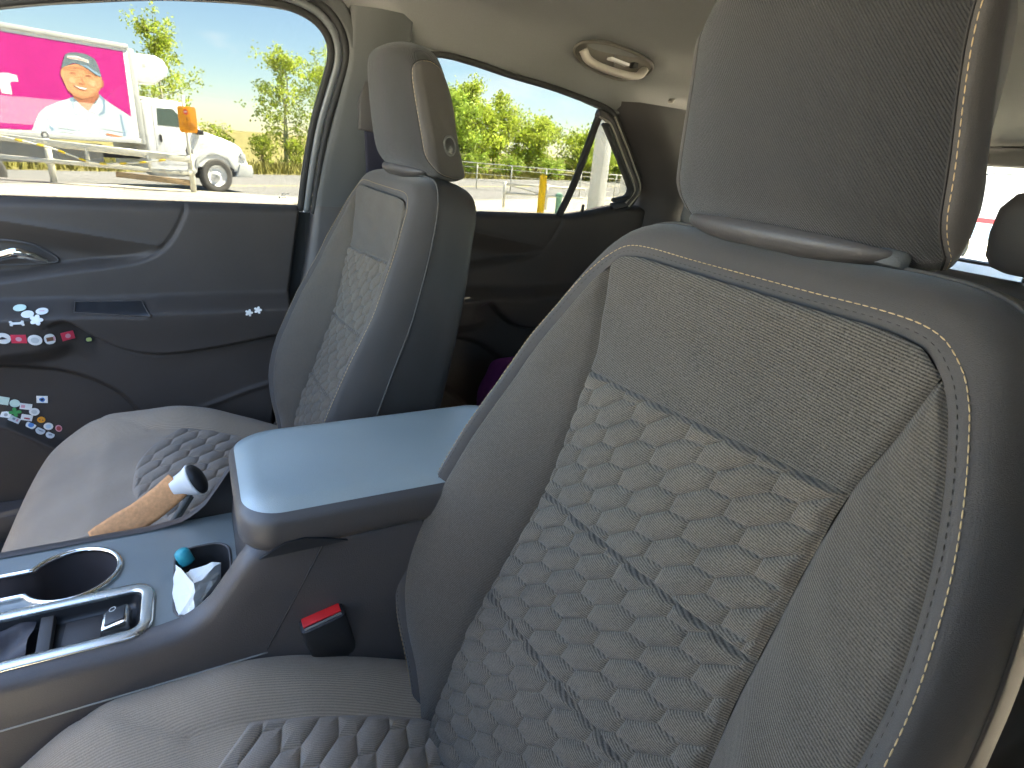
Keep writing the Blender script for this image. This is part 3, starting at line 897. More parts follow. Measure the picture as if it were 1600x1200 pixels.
def build_door(name, ya, yb_fn, shift, ztop_fn, ny, nz, regions, z0=.42):
    root = empty(name, (-.68, shift + (-.6), .36))
    v = np.linspace(0, 1, nz)[:, None]; u = np.linspace(0, 1, ny)[None, :]
    z = z0 + (1.036 - z0) * v + 0 * u
    y = ya + (yb_fn(z) - ya) * u
    x = door_x(y, z)
    rise = ztop_fn(y + shift) * ss(.75, 1.036, z)
    P = np.stack([x, y + shift, z + rise], -1)
    # outboard ledge to the glass
    led = P[-1:].copy(); led[..., 0] = -.725; led[..., 2] += .001
    P = np.concatenate([P, led], 0)
    # door edge turned outward
    edge = P[:, -1:].copy(); edge[..., 0] -= .004; edge[..., 1] += .004
    edge2 = edge.copy(); edge2[..., 0] -= .05
    P = np.concatenate([P, edge, edge2], 1)
    P[..., 0] -= -.68; P[..., 1] -= shift - .6; P[..., 2] -= .36
    F = grid_faces(*P.shape[:2])
    V = P.reshape(-1, 3)
    c = V[F].mean(1) + np.array([-.68, -.6, .36])
    cy, cz = c[:, 1], c[:, 2]
    dA = poly_sd(S1, cy, cz); dP = -poly_sd(S3, cy, cz); lo = zlow(cy)
    s0 = 1.004 - .182 * (cy + .72)
    lab = np.full(len(F), 0)                                  # 0 main panel
    lab[(dA > 0)] = 1
    lab[(dA > 0) & (cz < s0)] = 2
    lab[(cz < .872) & (cz > lo - .004) & (dA <= 0)] = 3
    lab[(cz <= lo - .004)] = 4
    lab[(dP > 0)] = 5
    names = ['door_panel', 'upper_trim', 'scoop_trim', 'armrest', 'lower_panel', 'map_pocket']
    for k, nm in enumerate(names):
        f = F[lab == k]
        if not len(f): continue
        used, inv = np.unique(f.ravel(), return_inverse=True)
        quads(nm, V[used], inv.reshape(-1, 4)[:, ::-1], PLAS, root)
    return root
front_door = build_door('door', -1.10, lambda z: -.172 - .18 * (1.034 - z), 0.0, lambda y: 0 * y, 300, 200, None)
tag(front_door, 'front passenger door with chrome handle, armrest and the truck in its window')
rear_door = build_door('door', -.86, lambda z: -.115 - .10 * (1.034 - z), .885, lambda y: .032 * ss(.50, .72, y), 220, 160, None)
tag(rear_door, 'rear passenger door seen between the two front seats')
def DL(root, P): return np.asarray(P, float) - np.array(root.location)
gy, gz_ = np.meshgrid(np.linspace(0, 1, 30), np.linspace(0, 1, 10))
yy = -.591 + gy * (.109 + .016 * (1 - gz_)); zz = .8345 - .011 * gy + gz_ * (.0135 + .0095 * gy)
sp = np.stack([door_x(yy, zz) + .0012, yy, zz], -1)
slot = grid('slot_shade', DL(front_door, sp), BLACK, front_door, flip=True)  # black sheet laid on the armrest for the shade inside the slot
edge_ = np.vstack([sp[0], sp[:, -1], sp[-1, ::-1], sp[::-1, 0]])
tube('slot_rim', DL(front_door, poly(edge_, 120, True)), .0016, PLAS, front_door, seg=6, closed=True)
# inner handle of the front door
bow = np.array([(-.745 + .0, .94), (-.70, .957), (-.655, .953), (-.625, .935), (-.612, .918), (-.65, .913), (-.70, .911), (-.745, .912)])
def dxs(y, z): return door_x(np.array([y]), np.array([z]))[0]
bw = curve(bow, 60, closed=True)
hb = np.array([(dxs(y, z) + .002, y, z) for y, z in bw])
cn_ = hb.mean(0)
rows = np.stack([hb, cn_ + (hb - cn_) * .9 + [-.006, 0, 0], cn_ + (hb - cn_) * .5 + [-.016, 0, 0], cn_ + (hb - cn_) * .02 + [-.018, 0, 0]])
bowl = grid('handle_bowl', DL(front_door, rows), BLACK, front_door, cj=True, flip=True)
strip_tube('bowl_rim', DL(front_door, hb), .004, .004, PLASD, bowl, up=(1, 0, 0), closed=True, seg=8)
lev = curve([(-.700, -.765, .925), (-.698, -.72, .926), (-.690, -.690, .934), (-.686, -.671, .939), (-.690, -.650, .934), (-.702, -.627, .921)], 40)
wdt = np.interp(np.linspace(0, 1, 40), [0, .5, .7, .9, 1], [.007, .0085, .0095, .007, .003])
T, N, B = frames(lev)
a = np.linspace(0, 2 * np.pi, 14, endpoint=False)
R = lev[:, None] + wdt[:, None, None] * (np.cos(a)[None, :, None] * np.array([0, 0, 1.0]) * 1.15 + np.sin(a)[None, :, None] * np.array([1.0, 0, 0]) * .6)
grid('chrome_lever', DL(front_door, R), CHROME, front_door, cj=True)

# window glass and frames
FW = [(-.169, 1.030), (-.157, 1.12), (-.141, 1.207), (-.121, 1.278), (-.110, 1.318), (-.111, 1.346), (-.125, 1.368), (-.151, 1.383), (-.193, 1.391),
      (-.256, 1.389), (-.336, 1.381), (-.431, 1.366), (-.52, 1.349), (-.604, 1.329), (-.686, 1.304), (-.85, 1.235), (-1.08, 1.10)]
RW_top = [(.035, 1.03), (.038, 1.15), (.045, 1.28), (.065, 1.345), (.117, 1.361), (.19, 1.356), (.285, 1.343), (.387, 1.332), (.46, 1.321), (.539, 1.307), (.584, 1.290), (.633, 1.239),
          (.681, 1.187), (.727, 1.132), (.732, 1.097), (.712, 1.061), (.66, 1.045)]
def pane(name, pts, off, root, m):
    V = np.vstack([SP(pts, off), SP(pts, off - .004)]); n = len(pts)
    F = [tuple(range(n)), tuple(range(n, 2 * n))[::-1]] + [(k, (k + 1) % n, n + (k + 1) % n, n + k) for k in range(n)]
    return fix_normals(mesh(name, DL(root, V), F, m, root, smooth=False))
fwc = [tuple(p) for p in curve(FW, 60)]
gl = [(y - .006 * 0, z) for y, z in fwc]
pane('window_glass', [(p[0] + .012, p[1] + (.012 if p[1] > 1.3 else 0)) for p in fwc] + [(-1.10, 1.00), (-.155, 1.00)], -.012, front_door, GLASS)
rwc = [tuple(p) for p in curve(RW_top, 80)]
pane('window_glass', [(.02, 1.0)] + [(p[0] + (.01 if p[0] > .3 else -.012), p[1] + (.012 if p[1] > 1.28 else 0)) for p in rwc] + [(.72, 1.03), (.50, 1.0)], -.012, rear_door, GLASS)
def frame_band(name, path, off_in, off_out, w, h, m, root, n=120, lift=0.0):
    "bar following the opening, shifted outward in its plane by w"
    P = curve(np.array(path), n)
    T = np.gradient(P, axis=0); T /= np.linalg.norm(T, axis=1)[:, None]
    Nn = np.stack([T[:, 1], -T[:, 0]], -1) * off_out
    Q = P + Nn
    return strip_tube(name, DL(root, SP([tuple(q) for q in Q], lift)), w, h, m, root, up=(1, 0, .0), seg=10)
SEALB = mat('frame_grey', (.14, .15, .155), .35, .6, vary=.05)
frame_band('window_seal', FW, 0, .004, .012, .020, RUBB, front_door)
frame_band('window_frame', FW, 0, .016, .013, .022, SEALB, front_door, lift=.006)
frame_band('door_seal', FW, 0, .029, .012, .026, RUBB, front_door, lift=.012)
frame_band('corner_trim', FW[3:10], 0, .046, .026, .020, PILL, front_door, lift=.016)
frame_band('window_seal', RW_top, 0, .004, .012, .020, RUBB, rear_door)
frame_band('window_frame', RW_top[9:], 0, .020, .018, .022, PLASD, rear_door, lift=.005)
frame_band('door_seal', RW_top[10:], 0, .038, .010, .026, RUBB, rear_door, lift=.012)
LIP = mat('frame_lip', (.36, .33, .28), .45, .5)
frame_band('frame_lip', RW_top[10:16], 0, .012, .003, .006, LIP, rear_door, lift=.018)
frame_band('frame_lip', RW_top[9:16], 0, .030, .003, .006, LIP, rear_door, lift=.020)
# bar between the door glass and the quarter glass
bar = SP([(.497, 1.03), (.520, 1.12), (.545, 1.30)], -.004)
strip_tube('quarter_bar', DL(rear_door, curve(bar, 20)), .017, .014, RUBB, rear_door, up=(1, 0, .2))
nub = cyl('lock_pin', tuple(DL(rear_door, (-.69, .56, 1.045))), tuple(DL(rear_door, (-.69, .562, 1.066))), .004, BLACK, rear_door)
# etched maker's marks low in the front glass
ET = mat('etching', (.45, .46, .42), .8)
for k, (y, z, w, h) in enumerate(((-.196, 1.060, .010, .0012), (-.197, 1.0565, .008, .0010), (-.196, 1.053, .010, .0010), (-.187, 1.061, .0028, .0028), (-.205, 1.053, .003, .004))):
    p = SP([(y - w / 2, z - h / 2), (y + w / 2, z - h / 2), (y + w / 2, z + h / 2), (y - w / 2, z + h / 2)], -.0100)
    p2 = p - [.0008, 0, 0]
    fix_normals(mesh('etched_mark', DL(front_door, np.vstack([p, p2])), [(0, 1, 2, 3), (7, 6, 5, 4), (0, 4, 5, 1), (1, 5, 6, 2), (2, 6, 7, 3), (3, 7, 4, 0)], ET, front_door, smooth=False))

cab = empty('car', (0, .5, .36))
tag(cab, 'parked car seen from inside: grey quilted seats, dark doors and beige headliner', 'car')
box('door_jamb', np.array([-.735, -.13, .7125]) - np.array([0, .5, .36]), (.05, .34, .62), RUBB, cab)
box('door_jamb', np.array([-.735, .80, .73]) - np.array([0, .5, .36]), (.05, .34, .60), RUBB, cab)
box('driver_door_panel', np.array([.785, -.58, .73]) - np.array([0, .5, .36]), (.06, 1.08, .60), PLASD, cab, bevel=.01)
def CL(P): return np.asarray(P, float) - np.array([0, .5, .36])
ez = spl([-.90, -.75, -.6, -.52, -.34, -.2, -.1, 0, .112, .275, .445, .56, .8, 1.2, 1.95], [1.25, 1.292, 1.335, 1.354, 1.386, 1.397, 1.392, 1.378, 1.364, 1.346, 1.323, 1.302, 1.290, 1.275, 1.255])
zc = spl([-.90, -.6, -.2, .3, .6, 1.2, 1.95], [1.36, 1.425, 1.465, 1.468, 1.452, 1.405, 1.325])
ys = np.linspace(-.66, 1.95, 150)
rows = []
for y in ys:
    e = float(ez(y)); xe = float(sx(e)); c = float(zc(y))
    half = [(xe - .004, e - .003), (xe + .006, e), (xe + .025, e + .022), (xe + .06, e + .048), (xe + .12, e + .48 * (c - e) + .025), (xe + .24, e + .84 * (c - e)), (-.2, e + .96 * (c - e)), (0, c)]
    hc = curve(half, 30)
    full = np.vstack([hc, (hc * [-1, 1])[::-1][1:]])
    rows.append([(p[0], y, p[1]) for p in full])
HL = np.array(rows)
HL[..., 0] = np.where(HL[..., 0] > 0, HL[..., 0] * 1.09, HL[..., 0])          # the near side sits a little farther out
# hollow around the grab handle
hx, hy = -.535, .495
d = np.sqrt(((HL[..., 0] - hx) / .045) ** 2 + ((HL[..., 1] - hy) / .11) ** 2)
HL[..., 2] += .010 * ss(1.15, .8, d)
grid('headliner', CL(HL), HEAD, cab)
top = HL.copy(); top[..., 2] += .05
grid('roof_panel', CL(top[:, 2:-2]), mat('roof_paint', (.3, .3, .3), .4), cab)
# lip along the door openings
lip = np.array([(float(sx(ez(y))) - .002, y, float(ez(y)) - .005) for y in np.linspace(-.65, .60, 120)])
tube('opening_lip', CL(lip), .0045, HEAD, cab, seg=8)
# grab handle
def hl_z(x, y):
    e = float(ez(y)); c = float(zc(y)); xe = float(sx(e))
    half = curve([(xe - .004, e - .003), (xe + .006, e), (xe + .025, e + .022), (xe + .06, e + .048), (xe + .12, e + .48 * (c - e) + .025), (xe + .24, e + .84 * (c - e)), (-.2, e + .96 * (c - e)), (0, c)], 60)
    return float(np.interp(x, half[:, 0], half[:, 1]))
gh = empty('grab_handle', (hx, hy, hl_z(hx, hy)))
tag(gh, 'beige folding grab handle set in the headliner above the rear door')
HANDM = mat('handle_plastic', (.17, .155, .135), .5, .4)
arc = curve([(0, -.085, -.002), (.002, -.070, -.018), (.004, -.035, -.025), (.004, .035, -.025), (.002, .070, -.018), (0, .085, -.002)], 40)
arc[:, 2] += np.interp(arc[:, 1], [-.09, .09], [hl_z(hx, hy - .09) - hl_z(hx, hy), hl_z(hx, hy + .09) - hl_z(hx, hy)])
strip_tube('grip', arc, .024, .015, mat('grip_plastic', (.46, .42, .37), .5, .4), gh, up=(0, 0, 1), seg=14, power=3)
rc = curve([(.05 * math.cos(t) * .62, .105 * math.sin(t), 0) for t in np.linspace(0, 2 * math.pi, 24, endpoint=False)], 60, closed=True)
rc[:, 2] = [hl_z(hx + p[0], hy + p[1]) - hl_z(hx, hy) - .001 for p in rc]
tube('bezel', rc, .0035, mat('handle_bezel', (.13, .12, .105), .6), gh, seg=8, closed=True)
rows = np.stack([rc, rc * [.86, .9, 1] + [0, 0, .006], rc * [.5, .5, 1] + [0, 0, .010], rc * [.02, .02, 1] + [0, 0, .010]])
grid('recess', rows, HANDM, gh, cj=True)
lp = box('courtesy_lens', (.003, .008, -.004 + .0), (.020, .052, .006), mat('clear_lens', (.85, .84, .84), .12, .6), gh, bevel=.002, rot=(math.radians(-8), 0, 0))
box('spring_bracket', (.003, .052, -.006), (.016, .014, .012), BLACK, gh, bevel=.002)
hk = np.array([-.585, .715]); 
cyl('coat_hook', tuple(CL((hk[0], hk[1], hl_z(*hk) + .004))), tuple(CL((hk[0], hk[1], hl_z(*hk) - .006))), .010, mat('hook_grey', (.16, .15, .13), .6), cab, r2=.006)

# B pillar trim (passenger side)
zz = np.linspace(.42, 1.41, 60)
fe = spl([.42, 1.026, 1.134, 1.258, 1.327, 1.41], [-.262, -.140, -.124, -.094, -.077, -.075])
rows = []
for z in zz:
    y0 = float(fe(z)); y1 = .045 + (.03 if z > 1.2 else 0) * 0
    bx = float(sx(z)) if z > 1.03 else -.70 + .02 * (1.03 - z)
    off = .028
    pr = curve([(bx - .03, y0 - .002), (bx + off * .7, y0), (bx + off, y0 + .012), (bx + off + .010, (y0 + y1) / 2), (bx + off, y1 - .012), (bx + off * .7, y1), (bx - .03, y1 + .002)], 22)
    rows.append([(p[0], p[1], z) for p in pr])
rows = np.array(rows)
k = int(np.searchsorted(zz, 1.035))
grid('pillar_trim', CL(rows[k:]), PILL, cab)
grid('lower_pillar_trim', CL(rows[:k + 1]), PLASD, cab)
# belt height slider and belt webbing on the pillar
wb = np.array([(float(sx(z)) + .046, -.028 + (1.25 - z) * .10, z) for z in np.linspace(1.22, .98, 16)])
strip_tube('belt_webbing', CL(wb), .045, .003, mat('belt_navy', (.020, .020, .035), .7), cab, up=(1, 0, 0))
prism('belt_anchor', [(-.030, -.04), (.022, -.045), (.028, .01), (.012, .05), (-.018, .05), (-.030, .01)], .018, PLASD, cab, axes='yz', bevel=.005, loc=tuple(CL((float(sx(1.24)) + .032, -.028, 1.24))))

# C pillar and rear side trim
RE = curve(np.array([(.545, 1.312), (.605, 1.262), (.662, 1.205), (.712, 1.145), (.742, 1.095), (.740, 1.05), (.75, .95), (.79, .80), (.82, .42)]), 60)
rows = []
for y0, z0 in RE:
    xb = float(sx(z0)) if z0 > 1.03 else -.70 + .05 * (1.03 - z0)
    r = []
    for q in np.linspace(0, 1, 22):
        y = y0 + (1.95 - y0) * q
        zt = z0 + (float(ez(y)) + .02 - z0) * (1 if z0 > 1.29 else 0) if False else z0
        zt = z0 - q * max(0, z0 - (float(ez(y)) - .0)) if z0 > 1.2 else z0
        lx = xb + .020 + .035 * ss(0, .06, y - y0) + .06 * ss(.3, 1.0, q)
        if q == 0: lx = xb - .03
        r.append((float(lx), y, zt + (.006 if z0 > 1.30 else 0)))
    rows.append(r)
rows = np.array(rows)
grid('rear_pillar_trim', CL(rows[:22]), PLASD, cab, flip=True)
grid('rear_side_trim', CL(rows[21:]), PLASD, cab, flip=True)
prism('belt_outlet', [(.0, .0), (.05, .01), (.055, .06), (.02, .09), (-.005, .05)], .012, BLACK, cab, axes='yz', bevel=.003, loc=tuple(CL((-.615, .845, 1.10))))
strip_tube('rear_belt', CL(curve([(-.60, .87, 1.13), (-.585, .835, 1.06), (-.57, .82, 1.0)], 14)), .04, .003, mat('belt_grey', (.16, .155, .15), .7), cab, up=(1, 0, 0))

# hatch
HT = 1.315
for nm, c, s in (('hatch_header', (0, 1.92, 1.29), (1.2, .06, .06)), ('hatch_sill', (0, 1.95, .72), (1.3, .08, .50))):
    box(nm, CL(c), s, HEAD if 'header' in nm else PLASD, cab, bevel=.015)
for s in (-1, 1):
    box('hatch_post', CL((s * .58, 1.93, 1.12)), (.10, .06, .32), PLASD, cab, bevel=.015)
GL2 = glass_mat('hatch_glass', .95)
box('hatch_glass', CL((0, 1.93, 1.12)), (1.06, .004, .30), GL2, cab)
tube('heater_wire', CL([(-.42, 1.925, 1.235), (-.40, 1.925, 1.24), (-.30, 1.925, 1.24), (-.29, 1.925, 1.235)]), .0016, RUBB, cab, seg=5)
box('parcel_cover', CL((0, 1.45, .955)), (1.16, .80, .02), PLASD, cab, bevel=.006)
box('floor_carpet', CL((0, .3, .36)), (1.30, 2.9, .04), CARPET, cab, bevel=.01)
# driver side: sill, rear door panel, unseen pillars; dashboard ahead
box('driver_side_panel', CL((.76, 1.0, .72)), (.05, 1.85, .60), PLASD, cab, bevel=.015)
pB = [(-.20, .42), (.24, .42), (.20, 1.35), (-.09, 1.38)]  # unseen pillar, widened to keep light off the side of the driver seat
V = np.array([(-float(sx(z)) + .055 + o, y, z) for o in (-.01, .04) for y, z in pB])
fix_normals(mesh('unseen_driver_pillar', CL(V), [(0, 1, 2, 3), (7, 6, 5, 4), (0, 4, 5, 1), (1, 5, 6, 2), (2, 6, 7, 3), (3, 7, 4, 0)], PLASD, cab, smooth=False))
pC = [(.78, 1.02), (1.95, 1.02), (1.95, 1.25), (.60, 1.30)]
V = np.array([(-float(sx(z)) + .055 + o, y, z) for o in (-.04, .03) for y, z in pC])
fix_normals(mesh('unseen_driver_pillar', CL(V), [(0, 1, 2, 3), (7, 6, 5, 4), (0, 4, 5, 1), (1, 5, 6, 2), (2, 6, 7, 3), (3, 7, 4, 0)], PLASD, cab, smooth=False))
GL3 = glass_mat('unseen_driver_glass', .72)  # unseen panes; the closed front one is added to cut light from this side
for pts in ([(-.16, 1.02), (-.10, 1.40), (-.40, 1.40), (-.72, 1.31), (-1.45, 1.02)], [(.05, 1.01), (.80, 1.01), (.78, 1.12), (.60, 1.32), (.05, 1.37)]):
    n_ = len(pts)
    V = np.array([(-float(sx(z)) + .06 + o, y, z) for o in (0, .004) for y, z in pts])
    fix_normals(mesh('unseen_driver_window', CL(V), [tuple(range(n_)), tuple(range(n_, 2 * n_))[::-1]] + [(k_, (k_ + 1) % n_, n_ + (k_ + 1) % n_, n_ + k_) for k_ in range(n_)], GL3, cab, smooth=False))
prism('dashboard', [(-1.85, .40), (-1.85, .96), (-1.30, .95), (-1.14, .91), (-1.10, .84), (-1.15, .62), (-1.2, .40)], 1.36, PLASD, cab, axes='yz', base=-.68, bevel=.02, loc=tuple(CL((0, 0, 0))))
for s in (-1, 1):
    strip_tube('windshield_pillar', CL(curve([(s * .64, -.64, 1.325), (s * .67, -1.15, 1.13), (s * .70, -1.62, .98)], 14)), .05, .07, PILL, cab, up=(0, .4, 1))
box('passenger_sill', CL((-.66, -.1, .40)), (.10, 1.9, .08), PLASD, cab, bevel=.02)
# metal latch tongue of the driver's belt
tg = empty('belt_tongue', (.603, .012, .868), (math.radians(15), math.radians(10), math.radians(20)))
tag(tg, 'metal seat belt tongue hanging at the right edge beside the driver seat')
prism('tongue_plate', [(-.004, -.022), (.004, -.022), (.0045, .022), (-.0045, .022)], .0022, SILV, tg, bevel=.0006)
prism('tongue_grip', [(-.007, .005), (.007, .005), (.009, .035), (-.009, .035)], .006, BLACK, tg, base=.0022, bevel=.002)

# rear seat
rs = empty('rear_bench', (0, .75, .36))
tag(rs, 'dark rear bench seat mostly hidden behind the front seats')
def RL(P): return np.asarray(P, float) - np.array([0, .75, .36])
prism('bench_back', [(.72, .55), (.80, .98), (.83, 1.03), (.88, 1.045), (.93, 1.03), (.95, .95), (.90, .50)], 1.16, PLASD, rs, axes='yz', base=-.58, bevel=.025, seg=4, loc=tuple(RL((0, 0, 0))))
prism('bench_cushion', [(.30, .45), (.28, .60), (.31, .635), (.5, .63), (.74, .60), (.76, .45)], 1.16, COV, rs, axes='yz', base=-.58, bevel=.025, seg=4, loc=tuple(RL((0, 0, 0))))
def rhead(xc):
    rings = []
    for w, yo, a_, b_ in ((1.055, 0, .085, .025), (1.062, 0, .105, .040), (1.08, .0, .118, .048), (1.12, -.004, .122, .050), (1.16, -.01, .118, .046), (1.185, -.014, .100, .036), (1.195, -.016, .07, .02), (1.197, -.016, .01, .003)):
        rings.append([(xc + a_ * math.copysign(abs(math.cos(t)) ** .6, math.cos(t)), .89 + yo + b_ * math.copysign(abs(math.sin(t)) ** .7, math.sin(t)), w) for t in np.linspace(0, 2 * math.pi, 40, endpoint=False)])
    h = grid('rear_headrest', RL(np.array(rings)), PLASD, rs, cj=True)
    for s in (-1, 1): cyl('post', tuple(RL((xc + s * .05, .89, 1.03))), tuple(RL((xc + s * .05, .89, 1.07))), .006, CHROME, h)
rhead(.25); rhead(-.34)
box('dark_jacket', (-.36, .86, 1.055), (.22, .16, .03), mat('navy_cloth', (.012, .014, .035), .9, bump=.004, bscale=40), None, bevel=.012)
tag(bpy.context.scene.objects['dark_jacket'], 'dark navy cloth lying on top of the rear bench back', 'cloth')
# purple bag behind the passenger seat
def bag():
    n = 40
    th = np.linspace(0, np.pi, n)[:, None]; ph = np.linspace(0, 2 * np.pi, 2 * n, endpoint=False)[None]
    f = lambda t, p: np.sign(t) * np.abs(t) ** p
    x = f(np.sin(th), .7) * f(np.cos(ph), .8) * .15; y = f(np.sin(th), .7) * f(np.sin(ph), .8) * .085; z = f(np.cos(th), .7) * .14 + 0 * ph
    wr = 1 + .05 * np.sin(ph * 5 + th * 4) + .03 * np.sin(ph * 9 - th * 7)
    P = np.stack([x * wr, y * wr, z * (1 + .03 * np.sin(ph * 3))], -1)
    return grid('purple_bag', P, mat('purple_cloth', (.22, .05, .28), .85, .2, bump=.002, bscale=90, vary=.2, vscale=20), None, cj=True)
b = bag(); b.location = (-.46, .30, .575)
tag(b, 'dark purple cloth bag on the floor behind the passenger seat', 'bag')
box('driver_kick', CL((.60, -1.2, .5)), (.1, .3, .3), PLASD, cab, bevel=.02)
# ------------------------------------------------------------------ stickers on the front door
WHT = mat('sticker_white', (.80, .80, .76), .55, .4); RDS = mat('sticker_red', (.72, .05, .09), .5, .4); GRN = mat('sticker_green', (.06, .34, .10), .5, .4)
ORG = mat('sticker_orange', (.85, .33, .03), .5, .4); BLU = mat('print_blue', (.10, .28, .62), .6); GRY = mat('print_grey', (.35, .36, .36), .6)
BRN = mat('print_brown', (.24, .10, .05), .6); PNK = mat('print_pink', (.72, .36, .40), .6); MNT = mat('sticker_mint', (.62, .78, .66), .55)
BLK = mat('print_black', (.03, .03, .03), .6); LIME = mat('print_lime', (.45, .55, .18), .6); DRD = mat('print_darkred', (.42, .07, .07), .6)
def flower(n, r, ri=.62, k=5):
    return [((r * (ri + (1 - ri) * abs(math.cos(k * t / 2)))) * math.cos(t), (r * (ri + (1 - ri) * abs(math.cos(k * t / 2)))) * math.sin(t)) for t in np.linspace(0, 2 * math.pi, n, endpoint=False)]
def bone(r):
    return [(-r, r * .42), (-r * .7, r * .5), (-r * .5, r * .2), (r * .5, r * .2), (r * .7, r * .5), (r, r * .42), (r * 1.02, r * .1), (r * .85, 0), (r * 1.02, -r * .1), (r, -r * .42), (r * .7, -r * .5),
            (r * .5, -r * .2), (-r * .5, -r * .2), (-r * .7, -r * .5), (-r, -r * .42), (-r * 1.02, -r * .1), (-r * .85, 0), (-r * 1.02, r * .1)]
def sq(r, h=None): h = h or r; return [(-r, -h), (r, -h), (r, h), (-r, h)]
def sticker(y, z, outline, m, label, prints=(), ang=0.0, lift=.0012, cat='sticker'):
    k = .64 if (z > .82 and y < -.6) else .76
    outline = [(p[0] * k, p[1] * k) for p in outline]; prints = [(a, [(p[0] * k, p[1] * k) for p in b], c) for a, b, c in prints]
    e = .004
    ya = np.array([y, y + e, y - e, y, y]); za = np.array([z, z, z, z + e, z - e])
    x = door_x(ya, za)
    nrm = Vector((1, -(x[1] - x[2]) / (2 * e), -(x[3] - x[4]) / (2 * e))).normalized()
    h = Vector((0, -1, 0)); h = (h - nrm * h.dot(nrm)).normalized()       # picture's left-right as seen from inside
    h = -h
    v = nrm.cross(h)
    Mx = Matrix((h, v, nrm)).transposed().to_4x4()
    Mx = Mx @ Matrix.Rotation(math.radians(ang), 4, 'Z')
    Mx.translation = Vector((x[0], y, z)) + nrm * lift
    o = prism('sticker', outline, .0012, m, None, bevel=.0003, seg=1)
    o.matrix_world = Mx
    tag(o, label, cat)
    for nm, ol, pm in prints:
        prism(nm, ol, .0004, pm, o, base=.0012)
    return o
d_ = lambda r, ry=None, cx=0, cy=0: disc_pts(24, r, ry or r, cx, cy)
def moved(ol, cx, cy): return [(p[0] + cx, p[1] + cy) for p in ol]
R_ = .0125
sticker(-.674, .842, d_(.0155), MNT, 'pale oval sticker at the upper left of the white cluster on the armrest')
sticker(-.661, .834, d_(.0150), WHT, 'plain white oval sticker in the middle of the white cluster on the armrest')
sticker(-.640, .837, d_(.0150), WHT, 'white oval sticker with a pale orange line, right end of the armrest cluster', [('print', sq(.006, .0012), PNK)])
sticker(-.677, .822, bone(.0165), WHT, 'small white bone-shaped sticker at the lower left of the armrest cluster')
sticker(-.648, .826, flower(40, .0165), WHT, 'white flower-shaped sticker at the lower right of the armrest cluster')
sticker(-.703, .794, d_(.0150), WHT, 'round white sticker with a dark cap shape, leftmost in the row below the armrest', [('print', [(-.008, -.002), (.008, -.002), (.003, .003), (0, .0045), (-.004, .003)], BLK), ('print', sq(.006, .0006), PNK)], 0)
sticker(-.681, .791, sq(.0148, .0115), RDS, 'red square sticker between two round white ones below the armrest', [('print', d_(.006), PNK)], -4)
sticker(-.658, .787, d_(.0145), WHT, 'round white sticker with a grey print, between the red and football stickers', [('print', d_(.008), mat('print_pale', (.58, .60, .58), .6))])
sticker(-.637, .786, disc_pts(24, .0115, .0140, power=2.4), WHT, 'white sticker with a brown football-like patch below the armrest', [('print', sq(.0070, .0052), BRN), ('print', moved(sq(.0014, .006), .0088, 0), PNK)])
sticker(-.611, .787, sq(.0140, .0110), RDS, 'pinkish red square sticker at the right of the sticker row', [('print', d_(.006), PNK)], 3)
sticker(-.581, .773, d_(.0105), BLK, 'small black round sticker with a green print below the armrest edge', [('print', disc_pts(20, .0060, .0050, power=3), LIME)])
o = sticker(-.289, .823, flower(40, .0105, .5), WHT, 'left one of the two tiny white flower stickers near the door edge')
o = sticker(-.271, .827, flower(40, .0110, .5), WHT, 'right one of the two tiny white flower stickers near the door edge')
# cluster on the map pocket
sticker(-.680, .646, sq(.0120, .0100), WHT, 'white square sticker with a blue ring print, alone above the pocket cluster', [('print', d_(.0062), BLU), ('print', moved(d_(.0030), 0, 0), WHT)], -8)
sticker(-.741, .651, sq(.0125, .011), MNT, 'pale square sticker cut by the left picture edge above the pocket', (), -20)
sticker(-.724, .643, d_(.0110), MNT, 'pale mint round sticker above the green clover on the pocket')
sticker(-.708, .634, sq(.0125, .0085), WHT, 'white rectangular sticker with pink print above the pocket cluster', [('print', moved(sq(.004, .004), -.006, 0), PNK)], -16)
sticker(-.697, .621, d_(.0110), WHT, 'plain round white sticker right of the pink printed one on the pocket', [('print', d_(.006), mat('print_pale', (.58, .60, .58), .6))])
sticker(-.727, .624, flower(40, .0135, .35, 4), GRN, 'bright green clover-shaped sticker on the door pocket')
sticker(-.742, .620, sq(.0105, .009), WHT, 'white square sticker at the left picture edge below the green clover', [('print', d_(.004), GRY)], -25)
sticker(-.731, .609, sq(.0125, .0085), WHT, 'white rectangular sticker with grey print below the green clover', [('print', moved(sq(.003, .003), -.002, 0), GRY), ('print', moved(sq(.002, .004), .006, 0), PNK)], -20)
sticker(-.711, .610, sq(.0120, .0085), WHT, 'white square sticker with a red stripe in the middle of the pocket cluster', [('print', moved(sq(.006, .002), .001, -.002), DRD)], -20)
sticker(-.689, .602, d_(.0090), ORG, 'small bright orange round sticker on the door pocket', [('print', moved(d_(.0017), -.003, .001), BRN), ('print', moved(d_(.0017), .003, -.001), BRN)])
sticker(-.708, .592, d_(.0112), WHT, 'white round sticker with a blue centre low on the door pocket', [('print', d_(.0062), BLU)])
sticker(-.680, .586, d_(.0105), WHT, 'white round sticker with pale blue print below the orange one', [('print', d_(.006), mat('print_paleblue', (.50, .66, .78), .6))])
sticker(-.695, .578, d_(.0110), WHT, 'white round sticker with a dark curved print low on the pocket', [('print', [(-.006, .003), (-.002, -.002), (.005, -.003), (.006, -.001), (0, .001)], GRY)])
sticker(-.681, .566, d_(.0100), WHT, 'lowest round white sticker of the pocket cluster with grey print', [('print', sq(.004, .002), GRY)])
sticker(-.664, .579, d_(.0075, .0100), PNK, 'small dark red oval sticker touching the passenger seat edge', [('print', d_(.005, .0068), DRD)])
